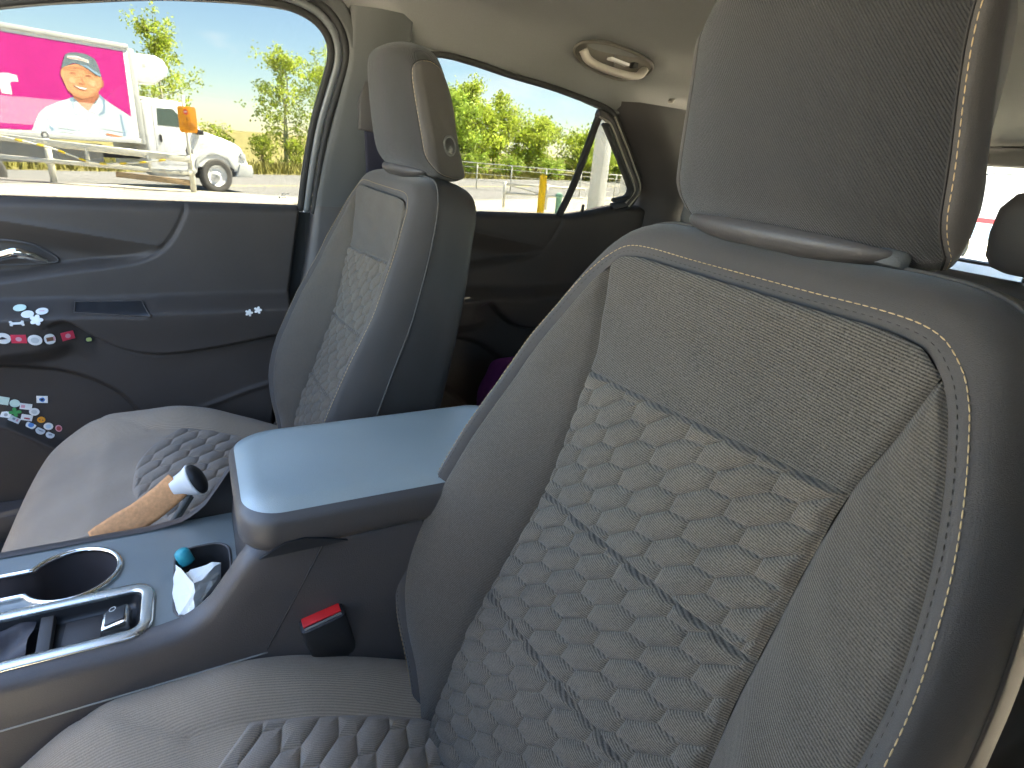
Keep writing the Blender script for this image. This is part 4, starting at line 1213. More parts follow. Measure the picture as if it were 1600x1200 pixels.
# ------------------------------------------------------------------ outside
TW = np.array([-17.22, .252, -.466]); TS = .8615; FP1 = np.array([-12.97, -2.585]); FNN = np.array([.946, -.326]); TA = math.radians(28)
TD = np.array([-math.sin(TA), math.cos(TA), 0]); TN = np.array([math.cos(TA), math.sin(TA), 0])
def gz(x, y):
    q = (np.asarray(x) - TW[0]) * TN[0] + (np.asarray(y) - TW[1]) * TN[1]
    r = (np.asarray(x) - FP1[0]) * FNN[0] + (np.asarray(y) - FP1[1]) * FNN[1]
    z = -.47 * (1 - ss(-2.6, -.35, r))
    return z - .7 * ss(-6, -24, q)
def sheet(name, q0, q1, s0, s1, nq, ns, m, lift=0.0, **kw):
    q = np.linspace(q0, q1, nq)[:, None]; s = np.linspace(s0, s1, ns)[None]
    x = TW[0] + TN[0] * q + TD[0] * s; y = TW[1] + TN[1] * q + TD[1] * s
    o = grid(name, np.stack([x, y, gz(x, y) + lift], -1), m, None, **kw)
    return tag(o, kind='structure')
LOT = mat('lot_concrete', (.40, .37, .30), .9, .2, grain=.12, gscale=30, vary=.12, vscale=.5)
ROAD = mat('road_asphalt', (.20, .195, .185), .9, .2, grain=.12, gscale=40, vary=.1, vscale=.4)
DRYG = mat('dry_grass_ground', (.24, .21, .085), .95, .1, grain=.25, gscale=12, vary=.3, vscale=.7)
sheet('ground', -420, 300, -400, 400, 300, 300, DRYG, lift=-.12)
sheet('parking_lot', 2.6, 60, -40, 45, 260, 120, LOT, lift=.0)
sheet('road', -6.5, 2.6, -120, 120, 60, 240, ROAD, lift=.004)
sheet('road_line', -2.05, -1.92, -120, 120, 2, 40, mat('line_paint', (.75, .62, .2), .7), lift=.009)
# roadside grass
nb = 16000
q = RNG.uniform(-16, -6.6, nb); s = RNG.uniform(-12, 46, nb)
x = TW[0] + TN[0] * q + TD[0] * s; y = TW[1] + TN[1] * q + TD[1] * s; z = gz(x, y) - .02
h = RNG.uniform(.15, .45, nb); a = RNG.uniform(0, 2 * np.pi, nb); w = .035
lean = RNG.normal(0, .10, (nb, 2))
V = np.zeros((nb, 4, 3))
V[:, 0] = np.stack([x - w * np.cos(a), y - w * np.sin(a), z], -1); V[:, 1] = np.stack([x + w * np.cos(a), y + w * np.sin(a), z], -1)
V[:, 2] = np.stack([x + lean[:, 0] + .2 * w * np.cos(a), y + lean[:, 1] + .2 * w * np.sin(a), z + h], -1); V[:, 3] = np.stack([x + lean[:, 0] - .2 * w * np.cos(a), y + lean[:, 1] - .2 * w * np.sin(a), z + h], -1)
g = quads('roadside_grass', V, np.arange(nb * 4).reshape(-1, 4), mat('dry_grass', (.26, .24, .07), .9, .1, vary=.35, vscale=.8), None, smooth=False)
tag(g, 'dry yellowish grass along the far side of the road', 'grass', kind='stuff')

# ---- delivery truck
trk = empty('delivery_truck', tuple(TW), (0, 0, math.atan2(TD[1], TD[0])))
trk.scale = (TS, TS, TS)
tag(trk, 'white delivery truck with a pink box showing a smiling man in a cap', 'truck')
# local: x along the truck, y to the far side (+y is left of travel, away from camera), z up
WHITE = mat('truck_white', (.70, .70, .68), .35, .5, vary=.03, vscale=2)
PINK = mat('truck_pink', (.50, .014, .21), .45, .4, vary=.05, vscale=2)
ALU = mat('box_alu', (.45, .46, .44), .45, .5, vary=.08, vscale=3)
TRB = mat('truck_black', (.03, .03, .03), .6, .3)
box('cargo_box', (-4.6, 1.25, 2.46), (5.0, 2.44, 2.34), WHITE, trk, bevel=.03)
fr_ = box('front_corner_post', (-2.02, 1.25, 2.42), (.16, 2.40, 2.30), ALU, trk, bevel=.03)
Y0 = .028
def decal(name, pts, m, k, parent=None):
    return prism(name, [(p[0], p[1]) for p in pts], .003, m, parent or trk, axes='xz', base=-.003, loc=(0, Y0 - .0035 * k, 0))
pk = decal('pink_panel', [(-7.0, 1.44), (-4.49, 1.46), (-2.25, 1.44), (-2.22, 3.47), (-7.0, 3.47)], PINK, 0)
SKIN = mat('print_skin', (.62, .30, .15), .6); SHIRT = mat('print_shirt', (.50, .58, .62), .6); CAPM = mat('print_cap', (.14, .19, .21), .6)
SHD = mat('print_shirt_blue', (.22, .34, .44), .6); DSK = mat('print_skin_dark', (.40, .15, .08), .6); TEE = mat('print_teeth', (.85, .82, .76), .6)
sh = [(-4.52, 1.45), (-4.42, 1.62), (-4.31, 1.83), (-4.14, 1.99), (-3.85, 2.14), (-3.58, 2.25), (-3.52, 2.27), (-3.25, 1.99), (-2.92, 2.38), (-2.75, 2.25), (-2.51, 2.1), (-2.25, 1.95), (-2.25, 1.40), (-3.48, 1.36), (-4.25, 1.39)]
decal('printed_shirt', sh, SHIRT, 1, trk)
decal('printed_neck', [(-3.52, 2.37), (-3.51, 2.19), (-3.44, 2.08), (-3.24, 2.01), (-3.09, 2.07), (-2.93, 2.34), (-2.96, 2.5)], DSK, 2)
decal('printed_face', curve([(-3.67, 2.87), (-3.70, 2.73), (-3.66, 2.58), (-3.61, 2.42), (-3.51, 2.31), (-3.33, 2.25), (-3.11, 2.32), (-2.95, 2.44), (-2.86, 2.59), (-2.82, 2.77), (-2.84, 2.87), (-3.04, 3.0), (-3.28, 3.03), (-3.48, 2.98)], 40, True), SKIN, 3)
decal('printed_cap', curve([(-3.66, 2.90), (-3.58, 3.1), (-3.52, 3.21), (-3.35, 3.27), (-3.16, 3.28), (-2.97, 3.23), (-2.88, 3.13), (-2.83, 2.91), (-2.83, 2.82), (-2.95, 2.83), (-3.09, 2.93), (-3.24, 3.02), (-3.39, 3.03), (-3.56, 2.95)], 50, True), CAPM, 4)
decal('printed_cap_badge', [(-3.52, 3.12), (-3.48, 3.18), (-3.31, 3.20), (-3.06, 3.15), (-3.05, 3.08), (-3.28, 3.12)], TEE, 5)
decal('printed_cap_line', [(-3.49, 3.145), (-3.31, 3.165), (-3.09, 3.125), (-3.09, 3.11), (-3.31, 3.15), (-3.49, 3.13)], mat('print_red', (.6, .1, .08), .6), 6)
decal('printed_cap_peak', [(-3.28, 3.03), (-3.12, 2.97), (-2.97, 2.87), (-2.83, 2.80), (-2.82, 2.86), (-2.95, 2.92), (-3.10, 3.02)], SHD, 5)
decal('printed_mouth', [(-3.48, 2.55), (-3.36, 2.53), (-3.17, 2.52), (-3.22, 2.45), (-3.35, 2.455)], DSK, 4)
decal('printed_smile', [(-3.46, 2.54), (-3.36, 2.52), (-3.19, 2.51), (-3.23, 2.475), (-3.35, 2.48)], TEE, 5)
for e in ([(-3.50, 2.825), (-3.43, 2.835), (-3.37, 2.825), (-3.38, 2.80), (-3.49, 2.80)], [(-3.18, 2.80), (-3.11, 2.815), (-3.03, 2.805), (-3.05, 2.78), (-3.17, 2.78)],
          [(-3.52, 2.87), (-3.43, 2.89), (-3.36, 2.87), (-3.43, 2.875)], [(-3.18, 2.85), (-3.10, 2.87), (-3.01, 2.85), (-3.10, 2.855)]): decal('printed_eye', e, DSK, 4)
decal('printed_nose', [(-3.34, 2.62), (-3.27, 2.60), (-3.21, 2.61), (-3.23, 2.58), (-3.33, 2.58)], DSK, 4)
decal('printed_nose', [(-3.29, 2.76), (-3.26, 2.76), (-3.22, 2.64), (-3.25, 2.62)], mat('print_skin_mid', (.52, .23, .115), .6), 4)
MSK = mat('print_skin_mid', (.52, .23, .115), .6); LSK = mat('print_skin_light', (.72, .40, .22), .6)
decal('printed_cheek', curve([(-3.56, 2.68), (-3.46, 2.72), (-3.40, 2.66), (-3.46, 2.58), (-3.54, 2.60)], 14, True), LSK, 4)
decal('printed_cheek', curve([(-3.14, 2.66), (-3.04, 2.70), (-2.97, 2.64), (-3.03, 2.56), (-3.11, 2.58)], 14, True), LSK, 4)
decal('printed_jaw', [(-3.60, 2.42), (-3.51, 2.31), (-3.33, 2.25), (-3.11, 2.32), (-2.95, 2.44), (-2.87, 2.58), (-2.92, 2.55), (-3.02, 2.44), (-3.14, 2.36), (-3.33, 2.31), (-3.47, 2.36)], MSK, 4)
decal('printed_brow_shade', [(-3.62, 2.90), (-3.48, 2.96), (-3.28, 2.985), (-3.06, 2.94), (-2.90, 2.84), (-2.92, 2.80), (-3.08, 2.89), (-3.28, 2.93), (-3.48, 2.91), (-3.62, 2.84)], MSK, 4)
decal('printed_fold', [(-4.20, 1.80), (-4.16, 1.84), (-4.06, 1.50), (-4.10, 1.46)], SHD, 2)
decal('printed_fold', [(-2.52, 1.98), (-2.48, 1.96), (-2.44, 1.46), (-2.50, 1.46)], SHD, 2)
decal('printed_ear', curve([(-2.84, 2.74), (-2.79, 2.72), (-2.80, 2.60), (-2.86, 2.55), (-2.88, 2.64)], 16, True), DSK, 2)
decal('printed_collar', [(-3.60, 2.26), (-3.52, 2.28), (-3.26, 1.98), (-3.45, 1.86), (-3.57, 1.86)], SHD, 2)
decal('printed_collar', [(-2.92, 2.40), (-2.82, 2.30), (-2.86, 1.98), (-3.02, 1.90), (-3.25, 1.98)], SHD, 2)
decal('printed_collar', [(-3.50, 2.20), (-3.26, 1.985), (-3.43, 1.90), (-3.54, 1.93)], SHIRT, 3)
decal('printed_collar', [(-2.94, 2.34), (-2.88, 2.26), (-2.91, 2.02), (-3.02, 1.95), (-3.22, 1.985)], SHIRT, 3)
decal('printed_placket', [(-3.27, 1.97), (-3.24, 1.97), (-3.29, 1.63), (-3.33, 1.63)], SHD, 3)
for pts in ([(-3.95, 1.56), (-3.62, 1.53), (-3.62, 1.515), (-3.95, 1.545)], [(-3.93, 1.47), (-3.62, 1.44), (-3.62, 1.425), (-3.93, 1.455)], [(-3.0, 1.62), (-2.5, 1.55), (-2.5, 1.535), (-3.0, 1.605)]):
    decal('printed_pocket', pts, GRY, 2)
decal('printed_name_strip', [(-2.91, 1.50), (-2.53, 1.44), (-2.55, 1.40), (-2.92, 1.46)], mat('print_orange', (.62, .20, .08), .6), 3)
# white letter at the picture's left edge
decal('printed_letter', [(-5.16, 2.62), (-4.97, 2.62), (-4.97, 2.57), (-4.90, 2.62), (-4.75, 2.64), (-4.585, 2.61), (-4.57, 2.48), (-4.70, 2.475), (-4.745, 2.43), (-4.74, 2.20), (-4.94, 2.20), (-4.95, 2.48), (-5.16, 2.50)], WHT, 1)
for k in range(10):                                        # rivets and panel joints of the box
    box('panel_joint', (-6.8 + k * .5, .026, 3.55), (.012, .006, .12), ALU, trk)
box('top_rail', (-4.6, .02, 3.60), (5.02, .06, .10), ALU, trk, bevel=.01)
box('bottom_rail', (-4.6, .02, 1.36), (5.02, .06, .12), ALU, trk, bevel=.01)
prism('refrigeration_unit', [(-1.94, 3.50), (-1.94, 2.90), (-1.80, 2.80), (-1.40, 2.80), (-1.06, 3.05), (-1.00, 3.25), (-1.12, 3.44), (-1.3, 3.52)], 1.9, WHITE, trk, axes='xz', base=.25, bevel=.05, seg=3)
prism('unit_vent', [(-1.68, 3.20), (-1.60, 3.20), (-1.60, 3.28), (-1.68, 3.28)], .01, ALU, trk, axes='xz', base=.243)
cabp = [(-1.86, .62), (-1.86, 2.34), (-1.70, 2.44), (-1.0, 2.46), (-.80, 2.40), (-.62, 2.24), (-.30, 1.74), (.30, 1.58), (.72, 1.44), (.92, 1.30), (1.02, 1.05), (1.12, .86), (1.12, .62), (.62, .60), (.62, .72), (-.50, .72), (-.55, .55)]
cb = prism('cab_body', cabp, 2.1, WHITE, trk, axes='xz', base=.18, bevel=.06, seg=3)
prism('roof_deflector', [(-1.9, 2.48), (-.66, 2.44), (-.66, 2.38), (-1.9, 2.40)], 1.9, WHITE, trk, axes='xz', base=.28, bevel=.015)
WGL = mat('cab_glass', (.05, .085, .075), .08, .7)
dr_ = prism('cab_door', [(-1.62, .78), (-1.62, 2.30), (-1.05, 2.32), (-.80, 2.12), (-.62, 1.74), (-.62, .78)], .012, WHITE, trk, axes='xz', base=.170, bevel=.004)
prism('door_window', [(-1.52, 1.80), (-1.50, 2.22), (-1.08, 2.24), (-.90, 2.08), (-.76, 1.78)], .008, WGL, dr_, axes='xz', base=.163)
prism('door_handle', [(-1.52, 1.36), (-1.46, 1.36), (-1.46, 1.55), (-1.52, 1.55)], .03, TRB, dr_, axes='xz', base=.145)
prism('windshield', [(-.60, 2.20), (-.57, 2.22), (-.27, 1.76), (-.31, 1.74)], 1.8, WGL, trk, axes='xz', base=.33)
prism('side_mirror', [(-.52, 1.62), (-.34, 1.62), (-.32, 1.74), (-.52, 1.76)], .16, TRB, trk, axes='xz', base=.0, bevel=.02)
prism('headlamp', [(.84, 1.02), (1.02, .98), (1.0, 1.14), (.86, 1.18)], .06, mat('lamp_glass', (.5, .52, .52), .15, .7), trk, axes='xz', base=.135, bevel=.01)
prism('bumper', [(.62, .46), (1.20, .46), (1.24, .60), (1.20, .82), (.80, .84), (.72, .62)], 2.2, ALU, trk, axes='xz', base=.12, bevel=.03)
prism('fender_arch', [(-.62, .72), (-.55, .95), (-.36, 1.12), (-.10, 1.20), (.18, 1.19), (.44, 1.08), (.60, .90), (.66, .70), (.56, .70), (.40, .96), (.10, 1.09), (-.22, 1.06), (-.46, .88), (-.54, .70)], .05, ALU, trk, axes='xz', base=.145, bevel=.01)
def wheel(xc, yc):
    rings = [(.49, .0), (.50, .03), (.50, .22), (.49, .25)]
    a = np.linspace(0, 2 * np.pi, 40, endpoint=False)
    prof = [(.30, .03), (.42, .0), (.475, .012), (.49, .045), (.49, .22), (.47, .26), (.30, .26)]
    ty = grid('wheel', np.array([[(xc + r * math.cos(t), yc + d, .49 + r * math.sin(t)) for t in a] for r, d in prof]), mat('tyre', (.11, .105, .095), .85, .2), trk, cj=True)
    prof = [(.305, .02), (.30, .05), (.26, .055), (.235, .085), (.12, .075), (.11, .02), (.06, .012), (.001, .012)]
    grid('rim', np.array([[(xc + r * math.cos(t), yc + d, .49 + r * math.sin(t)) for t in a] for r, d in prof]), WHITE, ty, cj=True)
    a = np.linspace(0, 2 * np.pi, 20, endpoint=False)
    grid('hub', np.array([[(xc + r * math.cos(t), yc + d, .49 + r * math.sin(t)) for t in a] for r, d in ((.075, .03), (.07, -.01), (.045, -.03), (.001, -.032))]), ALU, ty, cj=True)
wheel(.05, .14); wheel(-5.6, .14)
box('chassis_rail', (-3.4, 1.2, .98), (6.6, 1.0, .22), TRB, trk, bevel=.02)
box('fuel_tank', (-1.25, .55, .66), (1.0, .55, .46), ALU, trk, bevel=.12, seg=4)
box('side_skirt', (-4.6, .20, .98), (3.2, .06, .50), mat('skirt_grey', (.26, .25, .21), .7), trk, bevel=.01)
wheel_arch = box('wheel_well', (.05, .9, .74), (1.04, 1.3, .70), TRB, trk, bevel=.1)

# ---- guard fence with rings and rope
GALV = mat('galvanised', (.62, .60, .52), .55, .4, metal=.2, vary=.12, vscale=4)
P1, P2 = np.array([-12.97, -2.585, 0.0]), np.array([-12.208, -.371, 0.0]); DF = P2 - P1
P0 = P1 - DF * 1.6
fn = empty('guard_rail', tuple((P1 + P2) / 2))
tag(fn, 'pale pipe guard rail with ringed posts in front of the truck', 'railing')
def FL(P): return np.asarray(P, float) - (P1 + P2) / 2
for P, hh in ((P0, .86), (P1, .74), (P2, .66)):
    po = cyl('post', tuple(FL(P + [0, 0, -.1])), tuple(FL(P + [0, 0, hh])), .052, GALV, fn, seg=14)
    a = np.linspace(0, 2 * np.pi, 24, endpoint=False)
    d = DF / np.linalg.norm(DF)
    tube('ring', [FL(P + [0, 0, hh + .045]) + .05 * (math.cos(t) * d + math.sin(t) * np.array([0, 0, 1])) for t in a], .016, mat('ring_grey', (.22, .22, .22), .5), po, seg=8, closed=True)
    box('clamp', tuple(FL(P + [.0, 0, .36])), (.14, .14, .08), GALV, po, bevel=.01)
E_ = np.array([.06, 0, 0])
strip_tube('top_rail', FL([P0 + [.06, 0, .86], P1 + [.06, 0, .665], P2 + [.06, 0, .575]]), .05, .12, GALV, fn)
strip_tube('middle_rail', FL([P0 + [.06, 0, .44], P1 + [.06, 0, .365], P2 + [.06, 0, .33]]), .05, .075, GALV, fn)
for t in (-.55, .27, .70):
    p = P1 + DF * t
    cyl('stub_post', tuple(FL(p + [.06, 0, .36 - .03 * t])), tuple(FL(p + [.06, 0, .66 - .09 * t])), .03, GALV, fn)
rope = curve([P1 - DF * .55 + [.11, 0, .80], P1 + [.11, 0, .60], P1 + DF * .30 + [.11, 0, .40], P1 + DF * .55 + [.11, 0, .43], P1 + DF * .82 + [.11, 0, .53]], 60)
ropeo = tube('rope', FL(rope), .016, mat('rope_white', (.72, .70, .60), .8), fn, seg=8)
for k in range(3, 58, 6): tube('rope_band', FL(rope[k:k + 3]), .0185, mat('rope_yellow', (.72, .52, .03), .8), ropeo, seg=8)
strip_tube('lower_plank', FL([P1 + DF * .45 + [.03, 0, .22], P2 + [.03, 0, .16]]), .03, .10, mat('weathered_wood', (.42, .30, .18), .9, vary=.2, vscale=8), fn)

# ---- orange notice on a post
sg = empty('notice_sign', (-12.15, -.36, 0))
tag(sg, 'orange notice sign with a red disc on a thin post beside the truck cab', 'sign')
SL = lambda P: np.asarray(P, float) - np.array([-12.15, -.36, 0])
cyl('sign_post', tuple(SL((-12.17, -.36, -.05))), tuple(SL((-12.17, -.38, 1.62))), .028, GALV, sg)
pl = prism('sign_plate', disc_pts(40, .145, .215, 0, 0, 9), .006, mat('sign_orange', (.80, .30, .012), .55, .4), sg, axes='yz', base=.030, bevel=.002, loc=(0, .02, 1.235))
sdm = mat('sign_red', (.62, .03, .03), .5)
prism('red_disc', disc_pts(24, .036, .045, -.020, .125), .003, sdm, pl, axes='yz', base=.036)
prism('disc_bar', [(-.045, .118), (.005, .118), (.005, .134), (-.045, .134)], .002, WHT, pl, axes='yz', base=.039)
for k, (yy, zz_, w_, h_) in enumerate(((-.022, .012, .010, .050), (.005, .006, .010, .046), (-.004, -.058, .17, .009), (.002, -.088, .19, .009), (-.002, -.120, .16, .010), (.004, -.152, .13, .012))):
    prism('sign_text', [(yy - w_ / 2, zz_ - h_ / 2), (yy + w_ / 2, zz_ - h_ / 2), (yy + w_ / 2 + .004, zz_ + h_ / 2), (yy - w_ / 2 + .004, zz_ + h_ / 2)], .002, BLK if k < 2 else mat('sign_text_brown', (.30, .09, .01), .6), pl, axes='yz', base=.036)

# ---- bollard, columns, gate, green post
bo = empty('yellow_bollard', (-9.0, 5.23, 0)); tag(bo, 'bright yellow bollard beyond the rear side window', 'bollard')
YEL = mat('bollard_yellow', (.80, .50, .006), .5, .4, vary=.06, vscale=6)
a = np.linspace(0, 2 * np.pi, 24, endpoint=False)
grid('bollard_tube', np.array([[(r * math.cos(t), r * math.sin(t), z) for t in a] for r, z in ((.066, -.05), (.066, .80), (.060, .825), (.035, .842), (.001, .846))]), YEL, bo, cj=True)
grid('bollard_foot', np.array([[(r * math.cos(t), r * math.sin(t), z) for t in a] for r, z in ((.11, -.02), (.11, .02), (.07, .03))]), LOT, bo, cj=True)
COLM = mat('column_white', (.66, .66, .62), .5, .4, vary=.05, vscale=2)
for k, (x, y, w, lab) in enumerate(((-9.0, 6.43, .24, 'pale square column seen through the small rear quarter window'), (-9.4, 7.42, .22, 'second pale column at the right edge of the quarter window'))):
    cl = empty('canopy_column', (x, y, 0), (0, 0, math.radians(22))); tag(cl, lab, 'column', 'pale columns beyond the quarter window')
    box('shaft', (0, 0, 2.2), (w, w, 4.5), COLM, cl, bevel=.012)
    box('base_plate', (0, 0, .03), (w + .14, w + .14, .06), GALV, cl, bevel=.01)
gp = empty('green_post', (-9.2, 5.72, 0)); tag(gp, 'short pale green post beside the window divider bar', 'post')
grid('post_tube', np.array([[(r * math.cos(t), r * math.sin(t), z) for t in a] for r, z in ((.055, -.02), (.055, .44), (.07, .45), (.07, .49), (.03, .52), (.001, .525))]), mat('post_green', (.24, .48, .34), .6), gp, cj=True)
gt = empty('pipe_gate', (-11.4, 6.2, 0), (0, 0, math.radians(80))); tag(gt, 'low grey pipe gate behind the yellow bollard', 'gate')
for xx in (-.5, .5): cyl('post', (xx, 0, 0), (xx, 0, .55), .03, GALV, gt)
for zz_ in (.30, .50): cyl('rail', (-.5, 0, zz_), (1.4, 0, zz_), .026, GALV, gt)
cyl('brace', (-.5, 0, .50), (.5, 0, .30), .016, GALV, gt)
# long low rail and mesh fence in front of the far trees
fr2 = empty('road_fence', (-24, 14, -.7)); tag(fr2, 'long thin wire fence in front of the trees behind the car', 'fence')
fa, fb = np.array([-25.5, 8.0]), np.array([-17.0, 22.0])
nn = 12
for k in range(nn):
    p = fa + (fb - fa) * k / (nn - 1); zg = float(gz(p[0], p[1]))
    cyl('post', (p[0] + 24, p[1] - 14, zg + .65), (p[0] + 24, p[1] - 14, zg + 1.75), .03, GALV, fr2, seg=8)
for hz in (.35, .62, .88, 1.05):
    cyl('rail', (fa[0] + 24, fa[1] - 14, float(gz(*fa)) + .7 + hz), (fb[0] + 24, fb[1] - 14, float(gz(*fb)) + .7 + hz), .012 if hz < 1 else .022, GALV, fr2, seg=8)

# ---- trees
def bark(c, n): return mat(n, c, .9, .2, vary=.3, vscale=3)
BIRCH = bark((.42, .40, .34), 'birch_bark'); BARK = bark((.12, .09, .06), 'dark_bark')
def leafm(n, c):
    m = mat(n, c, .55, .3, vary=.45, vscale=1.4)
    p = m.node_tree.nodes['Principled BSDF']
    p.inputs['Subsurface Weight'].default_value = 0.0
    nt = m.node_tree
    tl = nt.nodes.new('ShaderNodeBsdfTranslucent'); mxn = nt.nodes.new('ShaderNodeMixShader'); mxn.inputs[0].default_value = .45
    out = [k for k in nt.nodes if k.type == 'OUTPUT_MATERIAL'][0]
    src = p.inputs['Base Color'].links[0].from_socket
    nt.links.new(src, tl.inputs[0]); nt.links.new(p.outputs[0], mxn.inputs[1]); nt.links.new(tl.outputs[0], mxn.inputs[2]); nt.links.new(mxn.outputs[0], out.inputs[0])
    return m
LF1 = leafm('leaf_yellow_green', (.46, .54, .085)); LF2 = leafm('leaf_green', (.36, .48, .085))
def tree(name, x, y, top, rad, crown_lo, label, nleaf, bk, lf, leaf=.16, stems=1, group=None, seed=0, cat='tree'):
    rg = np.random.default_rng(seed)
    zg = float(gz(x, y)) - .05
    root = empty(name, (x, y, zg)); tag(root, label, cat, group)
    H = top - zg
    centers = []
    allv, allf = [], []
    def limb(p, r):
        T, N, B = frames(p); a = np.linspace(0, 2 * np.pi, 7, endpoint=False)
        R = p[:, None] + r[:, None, None] * (np.cos(a)[None, :, None] * N[:, None] + np.sin(a)[None, :, None] * B[:, None])
        b = len(allv); allv.extend(R.reshape(-1, 3)); allf.extend((grid_faces(len(p), 7, False, True) + b).tolist())
    for s_ in range(stems):
        off = np.array([rg.uniform(-.3, .3), rg.uniform(-.3, .3), 0]) * (stems > 1) * rad * .6
        tr = curve([off * .4, off * .7 + [rg.normal(0, .06), rg.normal(0, .06), H * .35], off + [rg.normal(0, .15), rg.normal(0, .15), H * .7], off * 1.1 + [rg.normal(0, .2), rg.normal(0, .2), H * .97]], 16)
        limb(tr, np.linspace(.035 * H ** .8 * .6, .008, 16))
        nb_ = 26 // stems + 3
        for k in range(nb_):
            f = rg.uniform(max(.12, crown_lo / H), .95)
            p0 = tr[int(f * 15)]
            az = rg.uniform(0, 2 * np.pi); L = rad * (1.05 - .75 * max(0, (f - .45) / .55) ** 1.3) * rg.uniform(.55, 1.1)
            tip = p0 + np.array([math.cos(az) * L, math.sin(az) * L, L * rg.uniform(.15, .75)])
            bp = curve([p0, (p0 + tip) / 2 + [0, 0, -.05 * L], tip], 8)
            limb(bp, np.linspace(.018 * rad * .7, .004, 8))
            for g_ in np.linspace(.35, 1.0, 4): centers.append((p0 + (tip - p0) * g_ + rg.normal(0, .10 * rad, 3), .10 * rad + .16 * rad * rg.random()))
        centers.append((tr[-1], .14 * rad))
    quads('trunk', allv, allf, bk, root)
    C_ = np.array([c for c, r in centers]); Rr = np.array([r for c, r in centers])
    nleaf = int(nleaf * 1.35)
    idx = rg.integers(0, len(C_), nleaf)
    pos = C_[idx] + rg.normal(0, 1, (nleaf, 3)) * Rr[idx][:, None] * .58
    pos[:, 2] = np.maximum(pos[:, 2], crown_lo * .6)
    a = rg.normal(0, 1, (nleaf, 3)); a /= np.linalg.norm(a, axis=1)[:, None]
    b = np.cross(a, rg.normal(0, 1, (nleaf, 3))); b /= np.linalg.norm(b, axis=1)[:, None]
    sz = leaf * .86 * rg.uniform(.6, 1.25, nleaf)[:, None]
    V = np.stack([pos - a * sz * .5, pos + b * sz * .28, pos + a * sz * .5, pos - b * sz * .28], 1)
    quads('crown', V, np.arange(nleaf * 4).reshape(-1, 4), lf, root, smooth=False)
    return root
G1 = 'trees beyond the road'
tree('roadside_tree', -35.5, -1.25, 6.1, 1.75, 1.2, 'tall narrow tree rising behind the truck cooling unit', 3400, BIRCH, LF1, .19, 1, G1, 11)
tree('birch_tree', -35.0, 4.1, 5.2, 1.6, 1.6, 'slim birch with pale trunk left of the window frame', 2800, BIRCH, LF1, .18, 2, G1, 12)
tree('birch_tree', -36.0, 6.3, 5.4, 1.7, 1.0, 'leafy birch cut off by the front window pillar', 3400, BIRCH, LF1, .18, 2, G1, 13)
for k, (y, t, r, lab) in enumerate(((2.9, .9, .8, 'low green bush just right of the truck hood'), (4.6, .7, .9, 'low bush under the pale birch trunks'), (6.2, .9, .9, 'low bush at the foot of the pillar side birch'), (1.1, 1.3, .8, 'low bush showing above the truck hood'))):
    tree('bush', -34.0 - .5 * k, y, t, r, .05, lab, 700, BARK, LF1, .17, 3, 'bushes along the road', 30 + k, cat='bush')
for k, (y, t, r, lf, lab) in enumerate(((14.2, 4.2, 2.3, LF2, 'leafy tree just right of the passenger headrest'), (16.4, 5.0, 2.3, LF1, 'tall tree with thin spiky top beside the headrest'), (19.0, 4.7, 2.2, LF1, 'tallest rounded tree in the middle of the rear side window'),
                                     (21.4, 3.2, 2.0, LF1, 'sparser tree sloping down right of the rounded one'), (25.9, 2.6, 2.0, LF1, 'small tree just right of the divider bar'), (29.5, 2.9, 2.2, LF2, 'green tree seen behind the pale columns'), (33.0, 3.0, 2.2, LF2, 'green tree at the far right edge of the quarter window'))):
    tree('leafy_tree', -38.1 - (k % 3) * .8, y, t, r, .15, lab, 5600, BARK, lf, .24, 2, G1, 50 + k)
for k, y in enumerate((12.5, 15.5, 18.2, 21.0)):
    tree('bush', -36.0, y, .5, 1.2, .05, ('low bush at the left end of the wire fence', 'low bush behind the wire fence, second from the headrest', 'low bush behind the wire fence, left of the yellow bollard', 'low bush directly behind the yellow bollard')[k], 1300, BARK, LF2, .2, 3, 'bushes along the road', 80 + k, cat='bush')

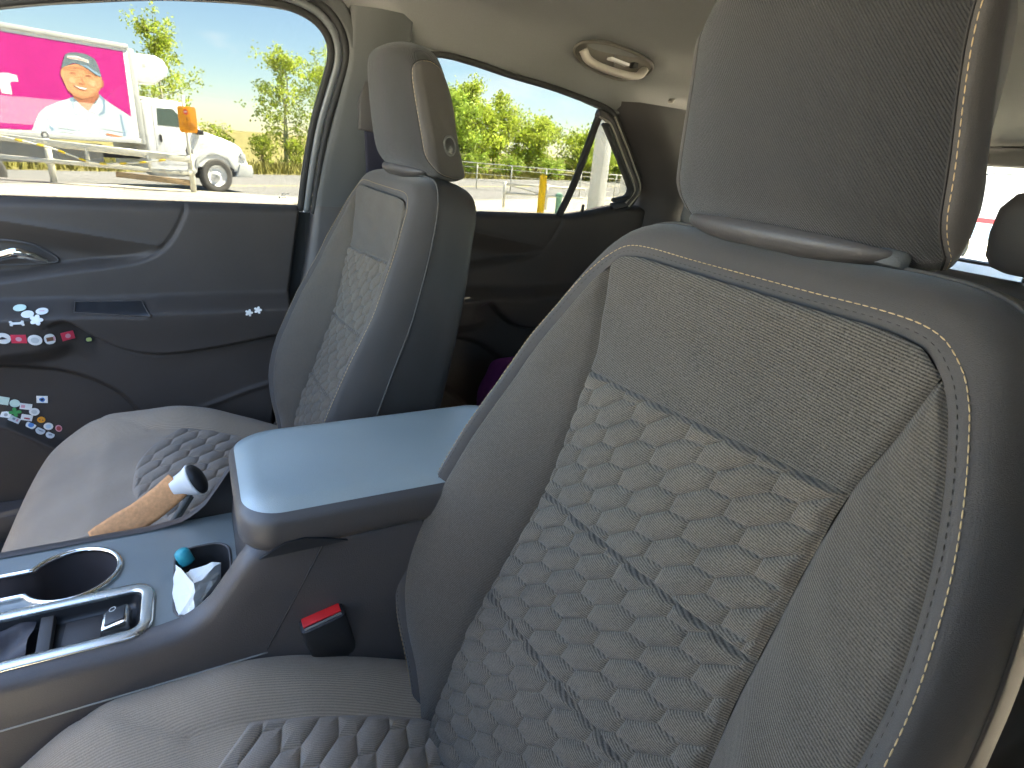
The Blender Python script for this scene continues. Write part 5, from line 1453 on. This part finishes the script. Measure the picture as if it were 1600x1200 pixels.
# ---- what shows through the hatch: a white trailer with a red stripe
tv = empty('white_trailer', (-4.6, 11.0, 0), (0, 0, math.radians(18))); tag(tv, 'white trailer with a red stripe glimpsed through the rear window', 'trailer')
box('trailer_body', (0, 0, 1.75), (6.5, 2.2, 2.5), WHITE, tv, bevel=.06)
box('red_stripe', (0, -1.103, .78), (6.3, .012, .07), mat('trailer_red', (.62, .04, .05), .5), tv)
box('lower_band', (0, -1.101, .62), (6.3, .008, .20), mat('trailer_blue', (.42, .58, .66), .5), tv)
DK = mat('door_gasket', (.10, .11, .12), .6)
for (c, s) in (((1.05, -1.104, 1.55), (.03, .012, 1.3)), ((1.55, -1.104, 2.19), (1.0, .012, .03)), ((2.05, -1.104, 1.55), (.03, .012, 1.3))): box('door_gasket', c, s, DK, tv)
for xx in (-1.2, -.3):
    ty = grid('wheel', np.array([[(xx + r * math.cos(t), -1.10 + d, .34 + r * math.sin(t)) for t in a] for r, d in ((.001, .03), (.2, .0), (.33, .0), (.34, .03), (.34, .2), (.30, .22))]), mat('tyre', (.11, .105, .095), .85, .2), tv, cj=True)
    grid('rim', np.array([[(xx + r * math.cos(t), -1.102 + d, .34 + r * math.sin(t)) for t in a] for r, d in ((.20, -.002), (.19, .0), (.08, -.01), (.001, -.012))]), ALU, ty, cj=True)
box('marker_lamp', (.55, -1.115, .48), (.10, .03, .14), mat('marker_orange', (.75, .16, .03), .4), tv, bevel=.01)

# ------------------------------------------------------------------ the car is one thing: gather its parts, two levels deep
bpy.context.view_layer.update()
for o in (driver, passenger, con, bk, front_door, rear_door, gh, tg, rs):
    mw = o.matrix_world.copy()
    o.parent = cab
    o.matrix_local = cab.matrix_world.inverted() @ mw
bpy.context.view_layer.update()
def flatten(part):
    inv = part.matrix_world.inverted()
    deep = []
    def walk(o, d):
        for c in o.children:
            if d >= 1: deep.append((c, c.matrix_world.copy()))
            walk(c, d + 1)
    walk(part, 0)
    for c, mw in deep:
        c.parent = part
        c.matrix_local = inv @ mw
for part in list(cab.children): flatten(part)
